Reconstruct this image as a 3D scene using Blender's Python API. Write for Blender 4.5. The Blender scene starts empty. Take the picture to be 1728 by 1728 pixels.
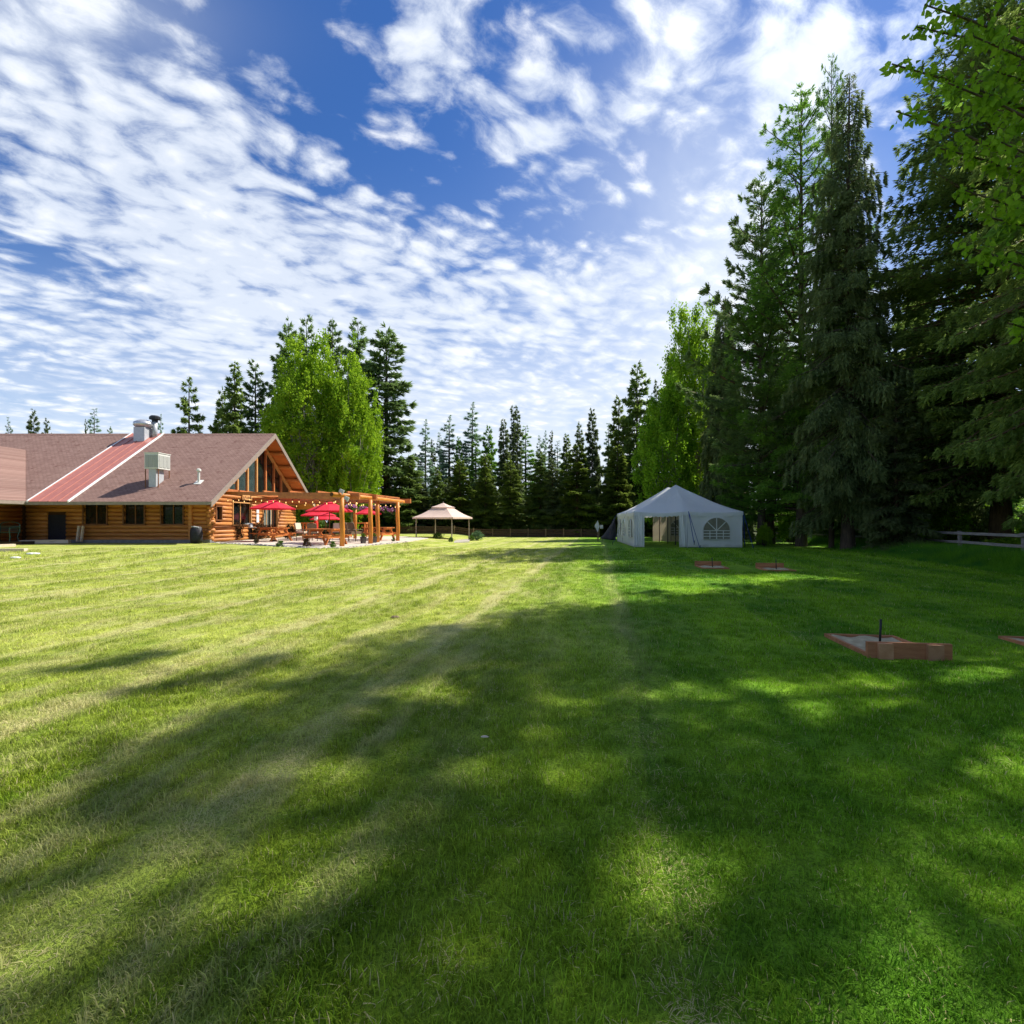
import bpy, math, random
import numpy as np
from mathutils import Vector, Matrix
R = math.radians
random.seed(4); rng = np.random.default_rng(7)
SC = bpy.context.scene
COL = SC.collection

# ---------------------------------------------------------------- camera
HOR = 880.0; FP = 864.0; CAMH = 1.6         # horizon row, focal length in photo pixels, eye height
cam = bpy.data.cameras.new('camera'); camo = bpy.data.objects.new('camera', cam); COL.objects.link(camo)
cam.lens = 18; cam.sensor_width = 36; cam.shift_y = (HOR - 864) / 1728
cam.clip_start = .05; cam.clip_end = 2000
camo.location = (0, 0, CAMH); camo.rotation_euler = (R(90), 0, 0)
SC.camera = camo

# ---------------------------------------------------------------- exposure
SC.view_settings.view_transform = 'Standard'; SC.view_settings.look = 'None'
SC.view_settings.gamma = 1; SC.view_settings.use_curve_mapping = False
SC.view_settings.exposure = 1.34
SC.cycles.max_bounces = 8; SC.cycles.transparent_max_bounces = 6
SC.cycles.diffuse_bounces = 3; SC.cycles.glossy_bounces = 2; SC.cycles.transmission_bounces = 4

# ---------------------------------------------------------------- sun
SUN = Vector((1.06, .49, 1.45)).normalized()
sl = bpy.data.lights.new('sun', 'SUN'); so = bpy.data.objects.new('sun', sl); COL.objects.link(so)
sl.energy = 3.1; sl.angle = R(.53); sl.color = (1, .94, .83)
so.rotation_euler = SUN.to_track_quat('Z', 'Y').to_euler(); so.location = (30, 10, 60)

# ---------------------------------------------------------------- node helper
class NT:
    def __init__(s, nt): s.nt = nt; s.L = nt.links
    def n(s, t, **kw):
        x = s.nt.nodes.new(t)
        for k, v in kw.items(): setattr(x, k, v)
        return x
    def put(s, sock, v):
        if isinstance(v, bpy.types.NodeSocket): s.L.new(v, sock)
        elif v is not None:
            if isinstance(v, tuple) and len(v) == 3 and sock.type == 'RGBA': v = (*v, 1)
            sock.default_value = v
    def m(s, op, a, b=None, c=None, clamp=False):
        x = s.n('ShaderNodeMath', operation=op); x.use_clamp = clamp
        s.put(x.inputs[0], a); s.put(x.inputs[1], b); s.put(x.inputs[2], c); return x.outputs[0]
    def vm(s, op, a, b=None):
        x = s.n('ShaderNodeVectorMath', operation=op); s.put(x.inputs[0], a); s.put(x.inputs[1], b); return x.outputs[0]
    def sep(s, v):
        x = s.n('ShaderNodeSeparateXYZ'); s.put(x.inputs[0], v); return x.outputs
    def comb(s, a, b, c):
        x = s.n('ShaderNodeCombineXYZ'); s.put(x.inputs[0], a); s.put(x.inputs[1], b); s.put(x.inputs[2], c); return x.outputs[0]
    def noise(s, v, scale, detail=3., rough=.5, dist=0.):
        x = s.n('ShaderNodeTexNoise'); s.put(x.inputs['Vector'], v)
        x.inputs['Scale'].default_value = scale; x.inputs['Detail'].default_value = detail
        x.inputs['Roughness'].default_value = rough; x.inputs['Distortion'].default_value = dist
        return x.outputs['Fac']
    def mix(s, f, a, b):
        x = s.n('ShaderNodeMix', data_type='RGBA'); s.put(x.inputs[0], f); s.put(x.inputs[6], a); s.put(x.inputs[7], b); return x.outputs[2]
    def ss(s, v, lo, hi, a=0., b=1.):
        x = s.n('ShaderNodeMapRange', interpolation_type='SMOOTHSTEP'); s.put(x.inputs[0], v)
        x.inputs[1].default_value = lo; x.inputs[2].default_value = hi; x.inputs[3].default_value = a; x.inputs[4].default_value = b
        return x.outputs[0]

# ---------------------------------------------------------------- sky with altocumulus
W = bpy.data.worlds.new('World'); SC.world = W; W.use_nodes = True
nt = W.node_tree; nt.nodes.clear(); q = NT(nt)
sky = q.n('ShaderNodeTexSky', sky_type='NISHITA'); sky.sun_disc = False
sky.sun_elevation = math.asin(SUN.z); sky.sun_rotation = math.atan2(SUN.x, SUN.y)
sky.air_density = 1.0; sky.dust_density = .15; sky.ozone_density = 2.5
hs = q.n('ShaderNodeHueSaturation'); hs.inputs['Saturation'].default_value = 1.30; hs.inputs['Value'].default_value = .66; hs.inputs['Hue'].default_value = .512
q.L.new(sky.outputs[0], hs.inputs['Color'])
skc = hs.outputs[0]
tc = q.n('ShaderNodeTexCoord').outputs['Generated']
dx, dy, dz = q.sep(q.vm('NORMALIZE', tc))[:3]
zz = q.m('ADD', q.m('MAXIMUM', dz, 0.), .17)
cx_ = q.m('DIVIDE', dx, zz); cy_ = q.m('DIVIDE', dy, zz)
P = q.comb(cx_, cy_, 0.)
# rows of cloudlets run diagonally: rotate and stretch
ca, sa = math.cos(R(28)), math.sin(R(28))
rx_ = q.m('ADD', q.m('MULTIPLY', cx_, ca), q.m('MULTIPLY', cy_, sa)); ry_ = q.m('SUBTRACT', q.m('MULTIPLY', cy_, ca), q.m('MULTIPLY', cx_, sa))
PR = q.comb(q.m('MULTIPLY', rx_, .85), q.m('MULTIPLY', ry_, 1.2), 3.)
big = q.noise(P, 1.1, 4., .55, .3)
warp_ = q.n('ShaderNodeTexNoise'); q.put(warp_.inputs['Vector'], PR); warp_.inputs['Scale'].default_value = 4.; warp_.inputs['Detail'].default_value = 3
PW = q.vm('ADD', PR, q.vm('MULTIPLY', q.vm('SUBTRACT', warp_.outputs['Color'], (.5, .5, .5)), (.16, .16, .0)))
vo = q.n('ShaderNodeTexVoronoi', feature='SMOOTH_F1'); q.put(vo.inputs['Vector'], PW); vo.inputs['Scale'].default_value = 12.5; vo.inputs['Smoothness'].default_value = .55
vo.inputs['Detail'].default_value = 1.; vo.inputs['Roughness'].default_value = .5
puff = q.m('SUBTRACT', 1., q.m('MULTIPLY', vo.outputs['Distance'], 1.15))
cells = q.m('ADD', q.m('MULTIPLY', q.noise(PR, 6.6, 4., .52, .1), .62), q.m('MULTIPLY', puff, .38))
fine = q.noise(PW, 30., 6., .66, .1)
ysafe = q.m('MAXIMUM', dy, .05)
U_ = q.m('DIVIDE', dx, ysafe); V_ = q.m('DIVIDE', dz, ysafe)
def blob(px, py, rx, ry, amp, tilt=0.):
    u0, v0 = (px - 864) / FP, (HOR - py) / FP
    a = q.m('SUBTRACT', U_, u0); b = q.m('SUBTRACT', V_, v0); c, s_ = math.cos(R(tilt)), math.sin(R(tilt))
    a2 = q.m('ADD', q.m('MULTIPLY', a, c), q.m('MULTIPLY', b, s_)); b2 = q.m('SUBTRACT', q.m('MULTIPLY', b, c), q.m('MULTIPLY', a, s_))
    d = q.m('ADD', q.m('POWER', q.m('ABSOLUTE', q.m('DIVIDE', a2, rx / FP)), 2.), q.m('POWER', q.m('ABSOLUTE', q.m('DIVIDE', b2, ry / FP)), 2.))
    return q.m('MULTIPLY', q.m('EXPONENT', q.m('MULTIPLY', d, -1.)), amp)
cov = q.m('ADD', q.m('MULTIPLY', q.m('SUBTRACT', big, .5), .42), .02)
for b in [(545, 95, 180, 62, -.40, -52), (730, 290, 150, 60, -.28, -25), (1010, 385, 170, 55, -.25, 22), (330, 30, 120, 40, -.26, -15),
          (120, 455, 190, 38, -.26, -18), (1540, 330, 90, 220, -.30, 0), (860, 30, 60, 60, -.24, 0), (720, 60, 70, 110, .2, -10), (880, 150, 90, 40, .16, 10), (1050, 330, 60, 20, .2, 10), (1080, 270, 100, 40, -.2, 20), (840, 600, 130, 22, -.2, -15), (1120, 420, 170, 90, .12, 10), (900, 480, 180, 60, .14, 0), (700, 130, 90, 150, .04, 0),
          (960, 215, 150, 45, .22, 22), (1020, 60, 120, 60, .04, -20), (1400, 110, 170, 120, .3, 0), (640, 180, 60, 60, .14, -30), (250, 330, 420, 240, .26, -35), (500, 520, 520, 150, .24, -12), (1150, 560, 330, 110, .12, 12)]:
    cov = q.m('ADD', cov, blob(*b))
dens = q.m('ADD', q.m('ADD', q.m('MULTIPLY', q.m('SUBTRACT', cells, .5), 1.35), q.m('MULTIPLY', q.m('SUBTRACT', fine, .5), .55)), cov)
cl = q.ss(dens, -.30, .20)
veil = q.m('ADD', q.m('ADD', blob(1250, 470, 230, 330, .75, 12), blob(864, 800, 1900, 240, .88)), blob(60, 50, 260, 110, .45))
veil = q.m('MULTIPLY', veil, q.ss(q.noise(P, 1.6, 5., .6, .5), .22, .55, .55, 1.0))
back = q.ss(dy, -.1, .25)
fac = q.m('SUBTRACT', 1., q.m('MULTIPLY', q.m('SUBTRACT', 1., q.m('MULTIPLY', cl, .86)), q.m('SUBTRACT', 1., veil)))
fac = q.m('MULTIPLY', fac, q.ss(dz, -.02, .03), clamp=True)
shade = q.ss(q.m('ADD', q.m('MULTIPLY', cells, .7), q.m('MULTIPLY', fine, .3)), .42, .66)
ccol = q.mix(shade, (4.0, 4.35, 4.9), (5.4, 5.5, 5.65))
# thin cloud glows more the closer it lies to the sun
dt = q.n('ShaderNodeVectorMath', operation='DOT_PRODUCT'); q.put(dt.inputs[0], q.vm('NORMALIZE', tc)); dt.inputs[1].default_value = SUN
dp = q.m('MAXIMUM', dt.outputs['Value'], 0.)
glow = q.m('ADD', q.m('ADD', 1., q.m('MULTIPLY', q.m('POWER', dp, 6.), .3)), q.m('MULTIPLY', q.m('POWER', dp, 30.), 3.5))
ccol = q.vm('MULTIPLY', ccol, q.comb(glow, glow, glow))
hz0 = q.mix(q.ss(dz, .0, .16), (4.6, 5.6, 7.6), skc)
out = q.mix(fac, hz0, ccol)
bg = q.n('ShaderNodeBackground'); bg.inputs['Strength'].default_value = .085; q.L.new(out, bg.inputs['Color'])
wo = q.n('ShaderNodeOutputWorld'); q.L.new(bg.outputs[0], wo.inputs[0])
W.cycles.sampling_method = 'MANUAL'; W.cycles.sample_map_resolution = 512

# ---------------------------------------------------------------- ground shape and pixel helpers
def sst(x, a, b):
    t = min(1, max(0, (x - a) / (b - a))); return t * t * (3 - 2 * t)
RISE = .32
def ground(x, y):
    return RISE * sst(y, 16, 23.5) * sst(-x, 3.2, 6.6)
def gp(px, py):                       # pixel on the ground -> point
    u, v = (px - 864) / FP, (py - HOR) / FP
    lo, hi = 1.5, 120.
    for _ in range(50):
        m = (lo + hi) / 2
        if CAMH - v * m > ground(u * m, m): lo = m
        else: hi = m
    return Vector((u * lo, lo, ground(u * lo, lo)))
def at(px, py, Y): return Vector(((px - 864) / FP * Y, Y, CAMH + (HOR - py) / FP * Y))

# ---------------------------------------------------------------- object helpers
def tag(o, label=None, cat=None, group=None, kind=None):
    if label: o['label'] = label
    if cat: o['category'] = cat
    if group: o['group'] = group
    if kind: o['kind'] = kind
    return o
def thing(name, label, cat, loc=(0, 0, 0), rz=0., group=None, scale=1.):
    o = bpy.data.objects.new(name, None); COL.objects.link(o); o.empty_display_size = .2
    o.location = loc; o.rotation_euler = (0, 0, rz); o.scale = (scale,) * 3
    return tag(o, label, cat, group)
def obj(name, me, parent=None, loc=None, rot=None, scale=None):
    o = bpy.data.objects.new(name, me); COL.objects.link(o)
    if parent: o.parent = parent
    if loc is not None: o.location = loc
    if rot is not None: o.rotation_euler = rot
    if scale is not None: o.scale = scale
    return o
def clone(root, loc, rz=None, label=None, scale=None, group=None):
    kids = list(root.children); r = root.copy(); COL.objects.link(r); r.location = loc
    if rz is not None: r.rotation_euler = (0, 0, rz)
    if scale is not None: r.scale = scale if hasattr(scale, '__len__') else (scale,) * 3
    if label: r['label'] = label
    if group: r['group'] = group
    for c in kids:
        d = c.copy(); COL.objects.link(d); d.parent = r
        for g in list(c.children):
            e = g.copy(); COL.objects.link(e); e.parent = d
    return r
class MB:
    def __init__(s, M=None): s.v = []; s.f = []; s.M = M
    def add(s, vs, fs):
        b = len(s.v)
        s.v += [tuple(s.M @ Vector(p)) if s.M else tuple(p) for p in vs]
        s.f += [tuple(b + i for i in f) for f in fs]; return s
    def box(s, c, d, rot=None):
        hx, hy, hz = d[0] / 2, d[1] / 2, d[2] / 2; c = Vector(c)
        ps = [Vector((x * hx, y * hy, z * hz)) for z in (-1, 1) for y in (-1, 1) for x in (-1, 1)]
        if rot is not None: ps = [rot @ p for p in ps]
        return s.add([c + p for p in ps], [(0, 2, 3, 1), (4, 5, 7, 6), (0, 1, 5, 4), (2, 6, 7, 3), (0, 4, 6, 2), (1, 3, 7, 5)])
    def bar(s, a, b, w, h, up=(0, 0, 1)):          # box section from a to b
        a, b = Vector(a), Vector(b); d = (b - a); L = d.length; x = d / L
        y = Vector(up).cross(x)
        if y.length < 1e-3: y = Vector((0, 1, 0)).cross(x)
        y.normalize(); z = x.cross(y); r = Matrix((x, y, z)).transposed()
        return s.box((a + b) / 2, (L, w, h), r)
    def tube(s, pts, rad, n=8, cap=True):
        pts = [Vector(p) for p in pts]
        if not hasattr(rad, '__len__'): rad = [rad] * len(pts)
        vs = []; fs = []
        ref = None
        for i, p in enumerate(pts):
            d = (pts[min(i + 1, len(pts) - 1)] - pts[max(i - 1, 0)]).normalized()
            if ref is None: ref = Vector((0, 0, 1)) if abs(d.z) < .9 else Vector((1, 0, 0))
            x = ref.cross(d).normalized(); y = d.cross(x); ref = y.cross(x) * -1 if False else ref
            for k in range(n):
                a = 2 * math.pi * k / n; vs.append(p + (x * math.cos(a) + y * math.sin(a)) * rad[i])
        for i in range(len(pts) - 1):
            for k in range(n):
                fs.append((i * n + k, i * n + (k + 1) % n, (i + 1) * n + (k + 1) % n, (i + 1) * n + k))
        if cap: fs.append(tuple(range(n))[::-1]); fs.append(tuple((len(pts) - 1) * n + k for k in range(n)))
        return s.add(vs, fs)
    def lathe(s, prof, n=16, c=(0, 0, 0), sx=1., sy=1.):
        vs = []; fs = []; c = Vector(c)
        for r, z in prof:
            for k in range(n):
                a = 2 * math.pi * k / n; vs.append(c + Vector((r * math.cos(a) * sx, r * math.sin(a) * sy, z)))
        for i in range(len(prof) - 1):
            for k in range(n): fs.append((i * n + k, i * n + (k + 1) % n, (i + 1) * n + (k + 1) % n, (i + 1) * n + k))
        fs.append(tuple(range(n))[::-1]); fs.append(tuple((len(prof) - 1) * n + k for k in range(n)))
        return s.add(vs, fs)
    def prism(s, pts, d):                          # polygon pts extruded along vector d
        n = len(pts); d = Vector(d); pts = [Vector(p) for p in pts]
        return s.add(pts + [p + d for p in pts], [tuple(range(n))[::-1], tuple(range(n, 2 * n))] + [(i, (i + 1) % n, n + (i + 1) % n, n + i) for i in range(n)])
    def build(s, name, mat, parent=None, smooth=False, loc=None, rot=None):
        me = bpy.data.meshes.new(name); me.from_pydata(s.v, [], s.f); me.materials.append(mat)
        if smooth: me.polygons.foreach_set('use_smooth', [True] * len(me.polygons))
        me.update(); return obj(name, me, parent, loc, rot)
def npmesh(name, V, F, mat, tint=None):
    V = np.asarray(V, np.float32); F = np.asarray(F, np.int32); me = bpy.data.meshes.new(name); k = F.shape[1]
    me.vertices.add(len(V)); me.vertices.foreach_set('co', V.ravel())
    me.loops.add(F.size); me.loops.foreach_set('vertex_index', F.ravel())
    me.polygons.add(len(F)); me.polygons.foreach_set('loop_start', np.arange(len(F), dtype=np.int32) * k)
    me.update(calc_edges=True)
    if tint is not None:
        a = me.attributes.new('tint', 'FLOAT', 'FACE'); a.data.foreach_set('value', np.asarray(tint, np.float32))
    me.materials.append(mat); return me

# ---------------------------------------------------------------- materials
def newmat(name):
    m = bpy.data.materials.new(name); m.use_nodes = True; m.node_tree.nodes.clear(); return m, NT(m.node_tree)
def finish(q, sh): q.L.new(sh, q.n('ShaderNodeOutputMaterial').inputs[0])
def mat(name, c1, c2=None, rough=.7, scale=8., metal=0., bump=.0, stretch=(1, 1, 1), detail=4., spec=.4, orand=0., trans=0.):
    m, q = newmat(name); c2 = c2 or c1
    tcn = q.n('ShaderNodeTexCoord').outputs['Object']
    v = q.vm('MULTIPLY', tcn, stretch)
    oi = q.n('ShaderNodeObjectInfo').outputs['Random']
    v = q.vm('ADD', v, q.comb(q.m('MULTIPLY', oi, 37.), 0., 0.))
    f = q.noise(v, scale, detail, .6)
    col = q.mix(q.ss(f, .3, .7), c1, c2)
    if orand:
        h = q.n('ShaderNodeHueSaturation'); q.put(h.inputs['Value'], q.m('ADD', q.m('MULTIPLY', oi, 2 * orand), 1 - orand)); q.L.new(col, h.inputs['Color']); col = h.outputs[0]
    p = q.n('ShaderNodeBsdfPrincipled'); q.L.new(col, p.inputs['Base Color']); p.inputs['Roughness'].default_value = rough
    p.inputs['Metallic'].default_value = metal; p.inputs['Specular IOR Level'].default_value = spec
    if bump:
        b = q.n('ShaderNodeBump'); b.inputs['Strength'].default_value = bump; b.inputs['Distance'].default_value = .02
        q.L.new(q.noise(v, scale * 3, 4, .6), b.inputs['Height']); q.L.new(b.outputs[0], p.inputs['Normal'])
    sh = p.outputs[0]
    if trans:
        t = q.n('ShaderNodeBsdfTranslucent'); q.L.new(col, t.inputs[0]); mx = q.n('ShaderNodeMixShader'); mx.inputs[0].default_value = trans
        q.L.new(sh, mx.inputs[1]); q.L.new(t.outputs[0], mx.inputs[2]); sh = mx.outputs[0]
    finish(q, sh); return m
def foliage(name, dark, light, trans=.35, trans_col=None, rough=.6, orand=.12, nscale=.5):
    m, q = newmat(name)
    a = q.n('ShaderNodeAttribute'); a.attribute_name = 'tint'
    pos = q.n('ShaderNodeNewGeometry').outputs['Position']
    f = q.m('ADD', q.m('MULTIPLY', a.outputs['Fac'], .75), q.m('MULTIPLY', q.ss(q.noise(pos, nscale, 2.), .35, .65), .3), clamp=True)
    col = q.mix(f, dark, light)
    oi = q.n('ShaderNodeObjectInfo').outputs['Random']
    h = q.n('ShaderNodeHueSaturation'); q.put(h.inputs['Value'], q.m('ADD', q.m('MULTIPLY', oi, 2 * orand), 1 - orand)); q.L.new(col, h.inputs['Color']); col = h.outputs[0]
    d = q.n('ShaderNodeBsdfPrincipled'); q.L.new(col, d.inputs['Base Color']); d.inputs['Roughness'].default_value = rough; d.inputs['Specular IOR Level'].default_value = .08
    t = q.n('ShaderNodeBsdfTranslucent')
    if trans_col: q.put(t.inputs[0], q.mix(.5, col, trans_col))
    else: q.L.new(col, t.inputs[0])
    mx = q.n('ShaderNodeMixShader'); mx.inputs[0].default_value = trans
    q.L.new(d.outputs[0], mx.inputs[1]); q.L.new(t.outputs[0], mx.inputs[2]); finish(q, mx.outputs[0]); return m
M = {}
M['log'] = mat('honey_log', (.40, .145, .034), (.54, .235, .065), .55, 3, bump=.25, stretch=(.4, .4, 4), orand=.13)
M['logend'] = mat('log_end_grain', (.60, .33, .12), (.45, .2, .06), .7, 10)
M['chink'] = mat('dark_log_joint', (.06, .025, .01), (.1, .04, .015), .9, 6)
M['beam'] = mat('stained_beam', (.42, .13, .04), (.52, .19, .055), .6, 4, bump=.2, orand=.1)
M['post'] = mat('peeled_post', (.52, .175, .022), (.64, .24, .034), .5, 3, bump=.3, stretch=(1, 1, .3), orand=.08)
M['soffit'] = mat('pine_soffit', (.46, .145, .03), (.54, .20, .05), .6, 3, stretch=(.3, 3, 3), bump=.2)
M['fascia'] = mat('taupe_fascia', (.23, .185, .15), (.29, .24, .20), .7, 5)
M['frame'] = mat('brown_window_frame', (.16, .06, .02), (.2, .08, .03), .6, 6)
M['framelt'] = mat('light_pine_trim', (.6, .33, .12), (.52, .26, .09), .6, 5)
M['glass'] = mat('window_glass', (.006, .008, .008), (.012, .016, .016), .08, 2, spec=.35)
M['glassteal'] = mat('gable_glass', (.03, .05, .05), (.05, .08, .08), .08, 2, spec=1.)
M['curtain'] = mat('curtain_cloth', (.35, .37, .33), (.2, .24, .2), .9, 6, stretch=(1, 6, .2))
M['metalred'] = mat('red_metal_roofing', (.37, .13, .10), (.42, .155, .12), .4, 2, spec=.5, orand=.06)
M['whitetrim'] = mat('white_trim', (.75, .75, .74), (.8, .8, .8), .5)
M['galv'] = mat('galvanised_metal', (.50, .51, .53), (.60, .61, .63), .35, 6, metal=.7)
M['galvdull'] = mat('dull_grey_metal', (.42, .44, .47), (.5, .52, .55), .5, 6, metal=.2)
M['ac'] = mat('cooler_housing', (.60, .60, .56), (.66, .66, .62), .5, 4)
M['acgrille'] = mat('cooler_grille', (.30, .31, .29), (.42, .43, .40), .6, 20, stretch=(1, 1, 6))
M['black'] = mat('black_paint', (.012, .012, .014), (.02, .02, .022), .45)
M['blackcloth'] = mat('black_cover', (.012, .012, .018), (.03, .03, .04), .6, 5, bump=.4)
M['conc'] = mat('patio_concrete', (.48, .42, .34), (.56, .50, .42), .9, 3, bump=.15)
M['stone'] = mat('pale_stone', (.5, .47, .4), (.36, .33, .29), .9, 5, bump=.4, orand=.2)
M['found'] = mat('grey_footing', (.16, .16, .17), (.24, .24, .24), .9, 4, bump=.3)
M['timber'] = mat('pale_timber', (.60, .48, .36), (.70, .58, .46), .8, 5, bump=.2, stretch=(.3, 2, 2))
M['tablewood'] = mat('redwood_stain', (.52, .15, .035), (.62, .21, .05), .55, 6, bump=.15, orand=.12)
M['umb'] = mat('red_canvas', (.70, .025, .06), (.75, .035, .075), .8, 2, trans=.35)
M['cushion'] = mat('beige_cushion', (.62, .50, .38), (.68, .56, .43), .9, 5)
M['wicker'] = mat('brown_wicker', (.13, .085, .05), (.2, .14, .09), .7, 30)
M['greenmetal'] = mat('verdigris_bench_metal', (.03, .09, .075), (.06, .14, .12), .45, 10)
M['tentwhite'] = mat('white_vinyl', (.83, .83, .82), (.86, .86, .85), .45, 1.5, trans=.30, bump=.05)
M['tentwin'] = mat('clear_vinyl_window', (.20, .19, .14), (.26, .24, .18), .15, 3, spec=.8)
M['tentinner'] = mat('beige_inner_wall', (.62, .52, .38), (.68, .58, .44), .7, 2, trans=.3)
M['tentbar'] = mat('pale_window_bar', (.62, .62, .58), (.7, .7, .66), .6)
M['strap'] = mat('blue_strap', (.02, .04, .28), (.03, .06, .35), .7)
M['pink'] = mat('faded_beige_canvas', (.66, .50, .43), (.72, .56, .49), .8, 1.2, trans=.2)
M['pole'] = mat('bronze_pole', (.28, .23, .18), (.33, .28, .22), .5)
M['redwood'] = mat('pit_board_wood', (.36, .14, .058), (.50, .22, .095), .75, 5, bump=.4, orand=.18, stretch=(.5, 3, 3))
M['redwoodlt'] = mat('pit_block_wood', (.42, .20, .09), (.52, .27, .14), .75, 7, bump=.4, orand=.2)
M['sand'] = mat('grey_pit_sand', (.36, .30, .18), (.50, .43, .27), 1., 9, bump=.6)
M['fence'] = mat('weathered_rail', (.22, .19, .17), (.34, .31, .28), .85, 6, bump=.4, stretch=(1, .25, 2), orand=.12)
M['fencedark'] = mat('brown_fence_board', (.07, .04, .022), (.11, .065, .035), .85, 6, bump=.3, orand=.2)
M['fencepost'] = mat('tan_fence_post', (.16, .11, .055), (.21, .14, .07), .85, 6, bump=.3, orand=.2)
M['bark'] = mat('grey_brown_bark', (.055, .038, .026), (.12, .085, .055), .95, 4, bump=.8, stretch=(2, 2, .4))
M['barkwarm'] = mat('warm_bark', (.20, .13, .06), (.10, .06, .03), .95, 5, bump=1., stretch=(2, 2, .4))
M['barkpale'] = mat('pale_bark', (.34, .32, .26), (.22, .20, .15), .9, 4, bump=.5, stretch=(2, 2, .5))
M['terra'] = mat('dark_planter', (.05, .045, .045), (.08, .07, .065), .7)
M['soil'] = mat('soil', (.05, .035, .02), (.08, .05, .03), 1., 10)
M['paper'] = mat('white_paper', (.82, .82, .78), (.86, .86, .84), .7)
M['green_roof'] = mat('teal_metal_roof', (.22, .36, .34), (.3, .44, .42), .5, 2)
M['flower'] = mat('purple_petals', (.42, .13, .38), (.62, .30, .55), .7, 30, trans=.2)
M['redplastic'] = mat('red_plastic', (.6, .04, .03), (.65, .06, .04), .4)
def emit(name, c, s):
    m, q = newmat(name); e = q.n('ShaderNodeEmission'); e.inputs[0].default_value = (*c, 1); e.inputs[1].default_value = s; finish(q, e.outputs[0]); return m
M['bulb'] = emit('warm_bulb', (1, .6, .22), .85)
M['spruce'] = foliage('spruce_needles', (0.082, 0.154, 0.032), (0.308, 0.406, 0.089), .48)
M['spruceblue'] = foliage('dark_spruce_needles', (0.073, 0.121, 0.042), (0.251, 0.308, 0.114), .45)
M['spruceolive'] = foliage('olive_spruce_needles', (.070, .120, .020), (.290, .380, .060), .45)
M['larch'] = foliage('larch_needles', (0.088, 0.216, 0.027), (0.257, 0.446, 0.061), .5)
M['larchhaze'] = foliage('hazed_larch_needles', (0.186, 0.279, 0.186), (0.373, 0.513, 0.327), .4)  # far larch green with distance haze mixed into the colour
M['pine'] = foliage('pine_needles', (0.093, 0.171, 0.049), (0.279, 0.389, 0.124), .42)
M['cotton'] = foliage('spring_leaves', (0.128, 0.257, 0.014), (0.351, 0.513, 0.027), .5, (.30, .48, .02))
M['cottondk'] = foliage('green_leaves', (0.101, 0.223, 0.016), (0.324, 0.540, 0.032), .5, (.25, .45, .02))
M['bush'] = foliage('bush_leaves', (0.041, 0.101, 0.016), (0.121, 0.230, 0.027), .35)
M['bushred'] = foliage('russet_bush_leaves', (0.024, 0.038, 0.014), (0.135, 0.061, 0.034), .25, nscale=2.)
M['bushblue'] = foliage('blue_green_bush_leaves', (0.068, 0.135, 0.068), (0.162, 0.270, 0.121), .3)

# grime along the foot of the vinyl walls
nt_ = M['tentwhite'].node_tree; q = NT(nt_); pb = [n for n in nt_.nodes if n.type == 'BSDF_PRINCIPLED'][0]; tb = [n for n in nt_.nodes if n.type == 'BSDF_TRANSLUCENT'][0]
src = pb.inputs['Base Color'].links[0].from_socket; ov = q.n('ShaderNodeTexCoord').outputs['Object']; oz = q.sep(ov)[2]
gm = q.m('MULTIPLY', q.ss(q.m('ADD', oz, q.m('MULTIPLY', q.noise(ov, 2.5, 4.), .35)), .42, .16), .55)
gm = q.m('ADD', gm, q.m('MULTIPLY', q.ss(q.noise(q.vm('MULTIPLY', ov, (1., 1., .35)), 2.2, 5., .7), .55, .75), .14), clamp=True)
gc = q.mix(gm, src, (.42, .40, .33)); nt_.links.new(gc, pb.inputs['Base Color']); nt_.links.new(gc, tb.inputs[0])
# shingles
m, q = newmat('asphalt_shingles'); M['shingle'] = m
v = q.n('ShaderNodeTexCoord').outputs['Object']; x, y, z = q.sep(v)[:3]
v2 = q.comb(x, q.m('MULTIPLY', z, 1.8), 0.)
br = q.n('ShaderNodeTexBrick'); q.L.new(v2, br.inputs['Vector']); br.inputs['Scale'].default_value = 1.; br.inputs['Mortar Size'].default_value = .012
br.inputs['Brick Width'].default_value = .33; br.inputs['Row Height'].default_value = .19
br.inputs['Color1'].default_value = (.215, .128, .106, 1); br.inputs['Color2'].default_value = (.275, .172, .142, 1); br.inputs['Mortar'].default_value = (.08, .05, .045, 1)
c = q.mix(q.ss(q.noise(v2, 1.6, 6., .75), .53, .66, 0., .85), br.outputs[0], (.115, .052, .042))
c = q.mix(q.ss(q.noise(v2, .35, 3., .6), .4, .8, 0., .45), c, (.27, .175, .145))
p = q.n('ShaderNodeBsdfPrincipled'); q.L.new(c, p.inputs['Base Color']); p.inputs['Roughness'].default_value = .9; p.inputs['Specular IOR Level'].default_value = .2
b = q.n('ShaderNodeBump'); b.inputs['Strength'].default_value = .5; b.inputs['Distance'].default_value = .03; q.L.new(br.outputs['Fac'], b.inputs['Height']); b.invert = True
q.L.new(b.outputs[0], p.inputs['Normal']); finish(q, p.outputs[0])

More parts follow.
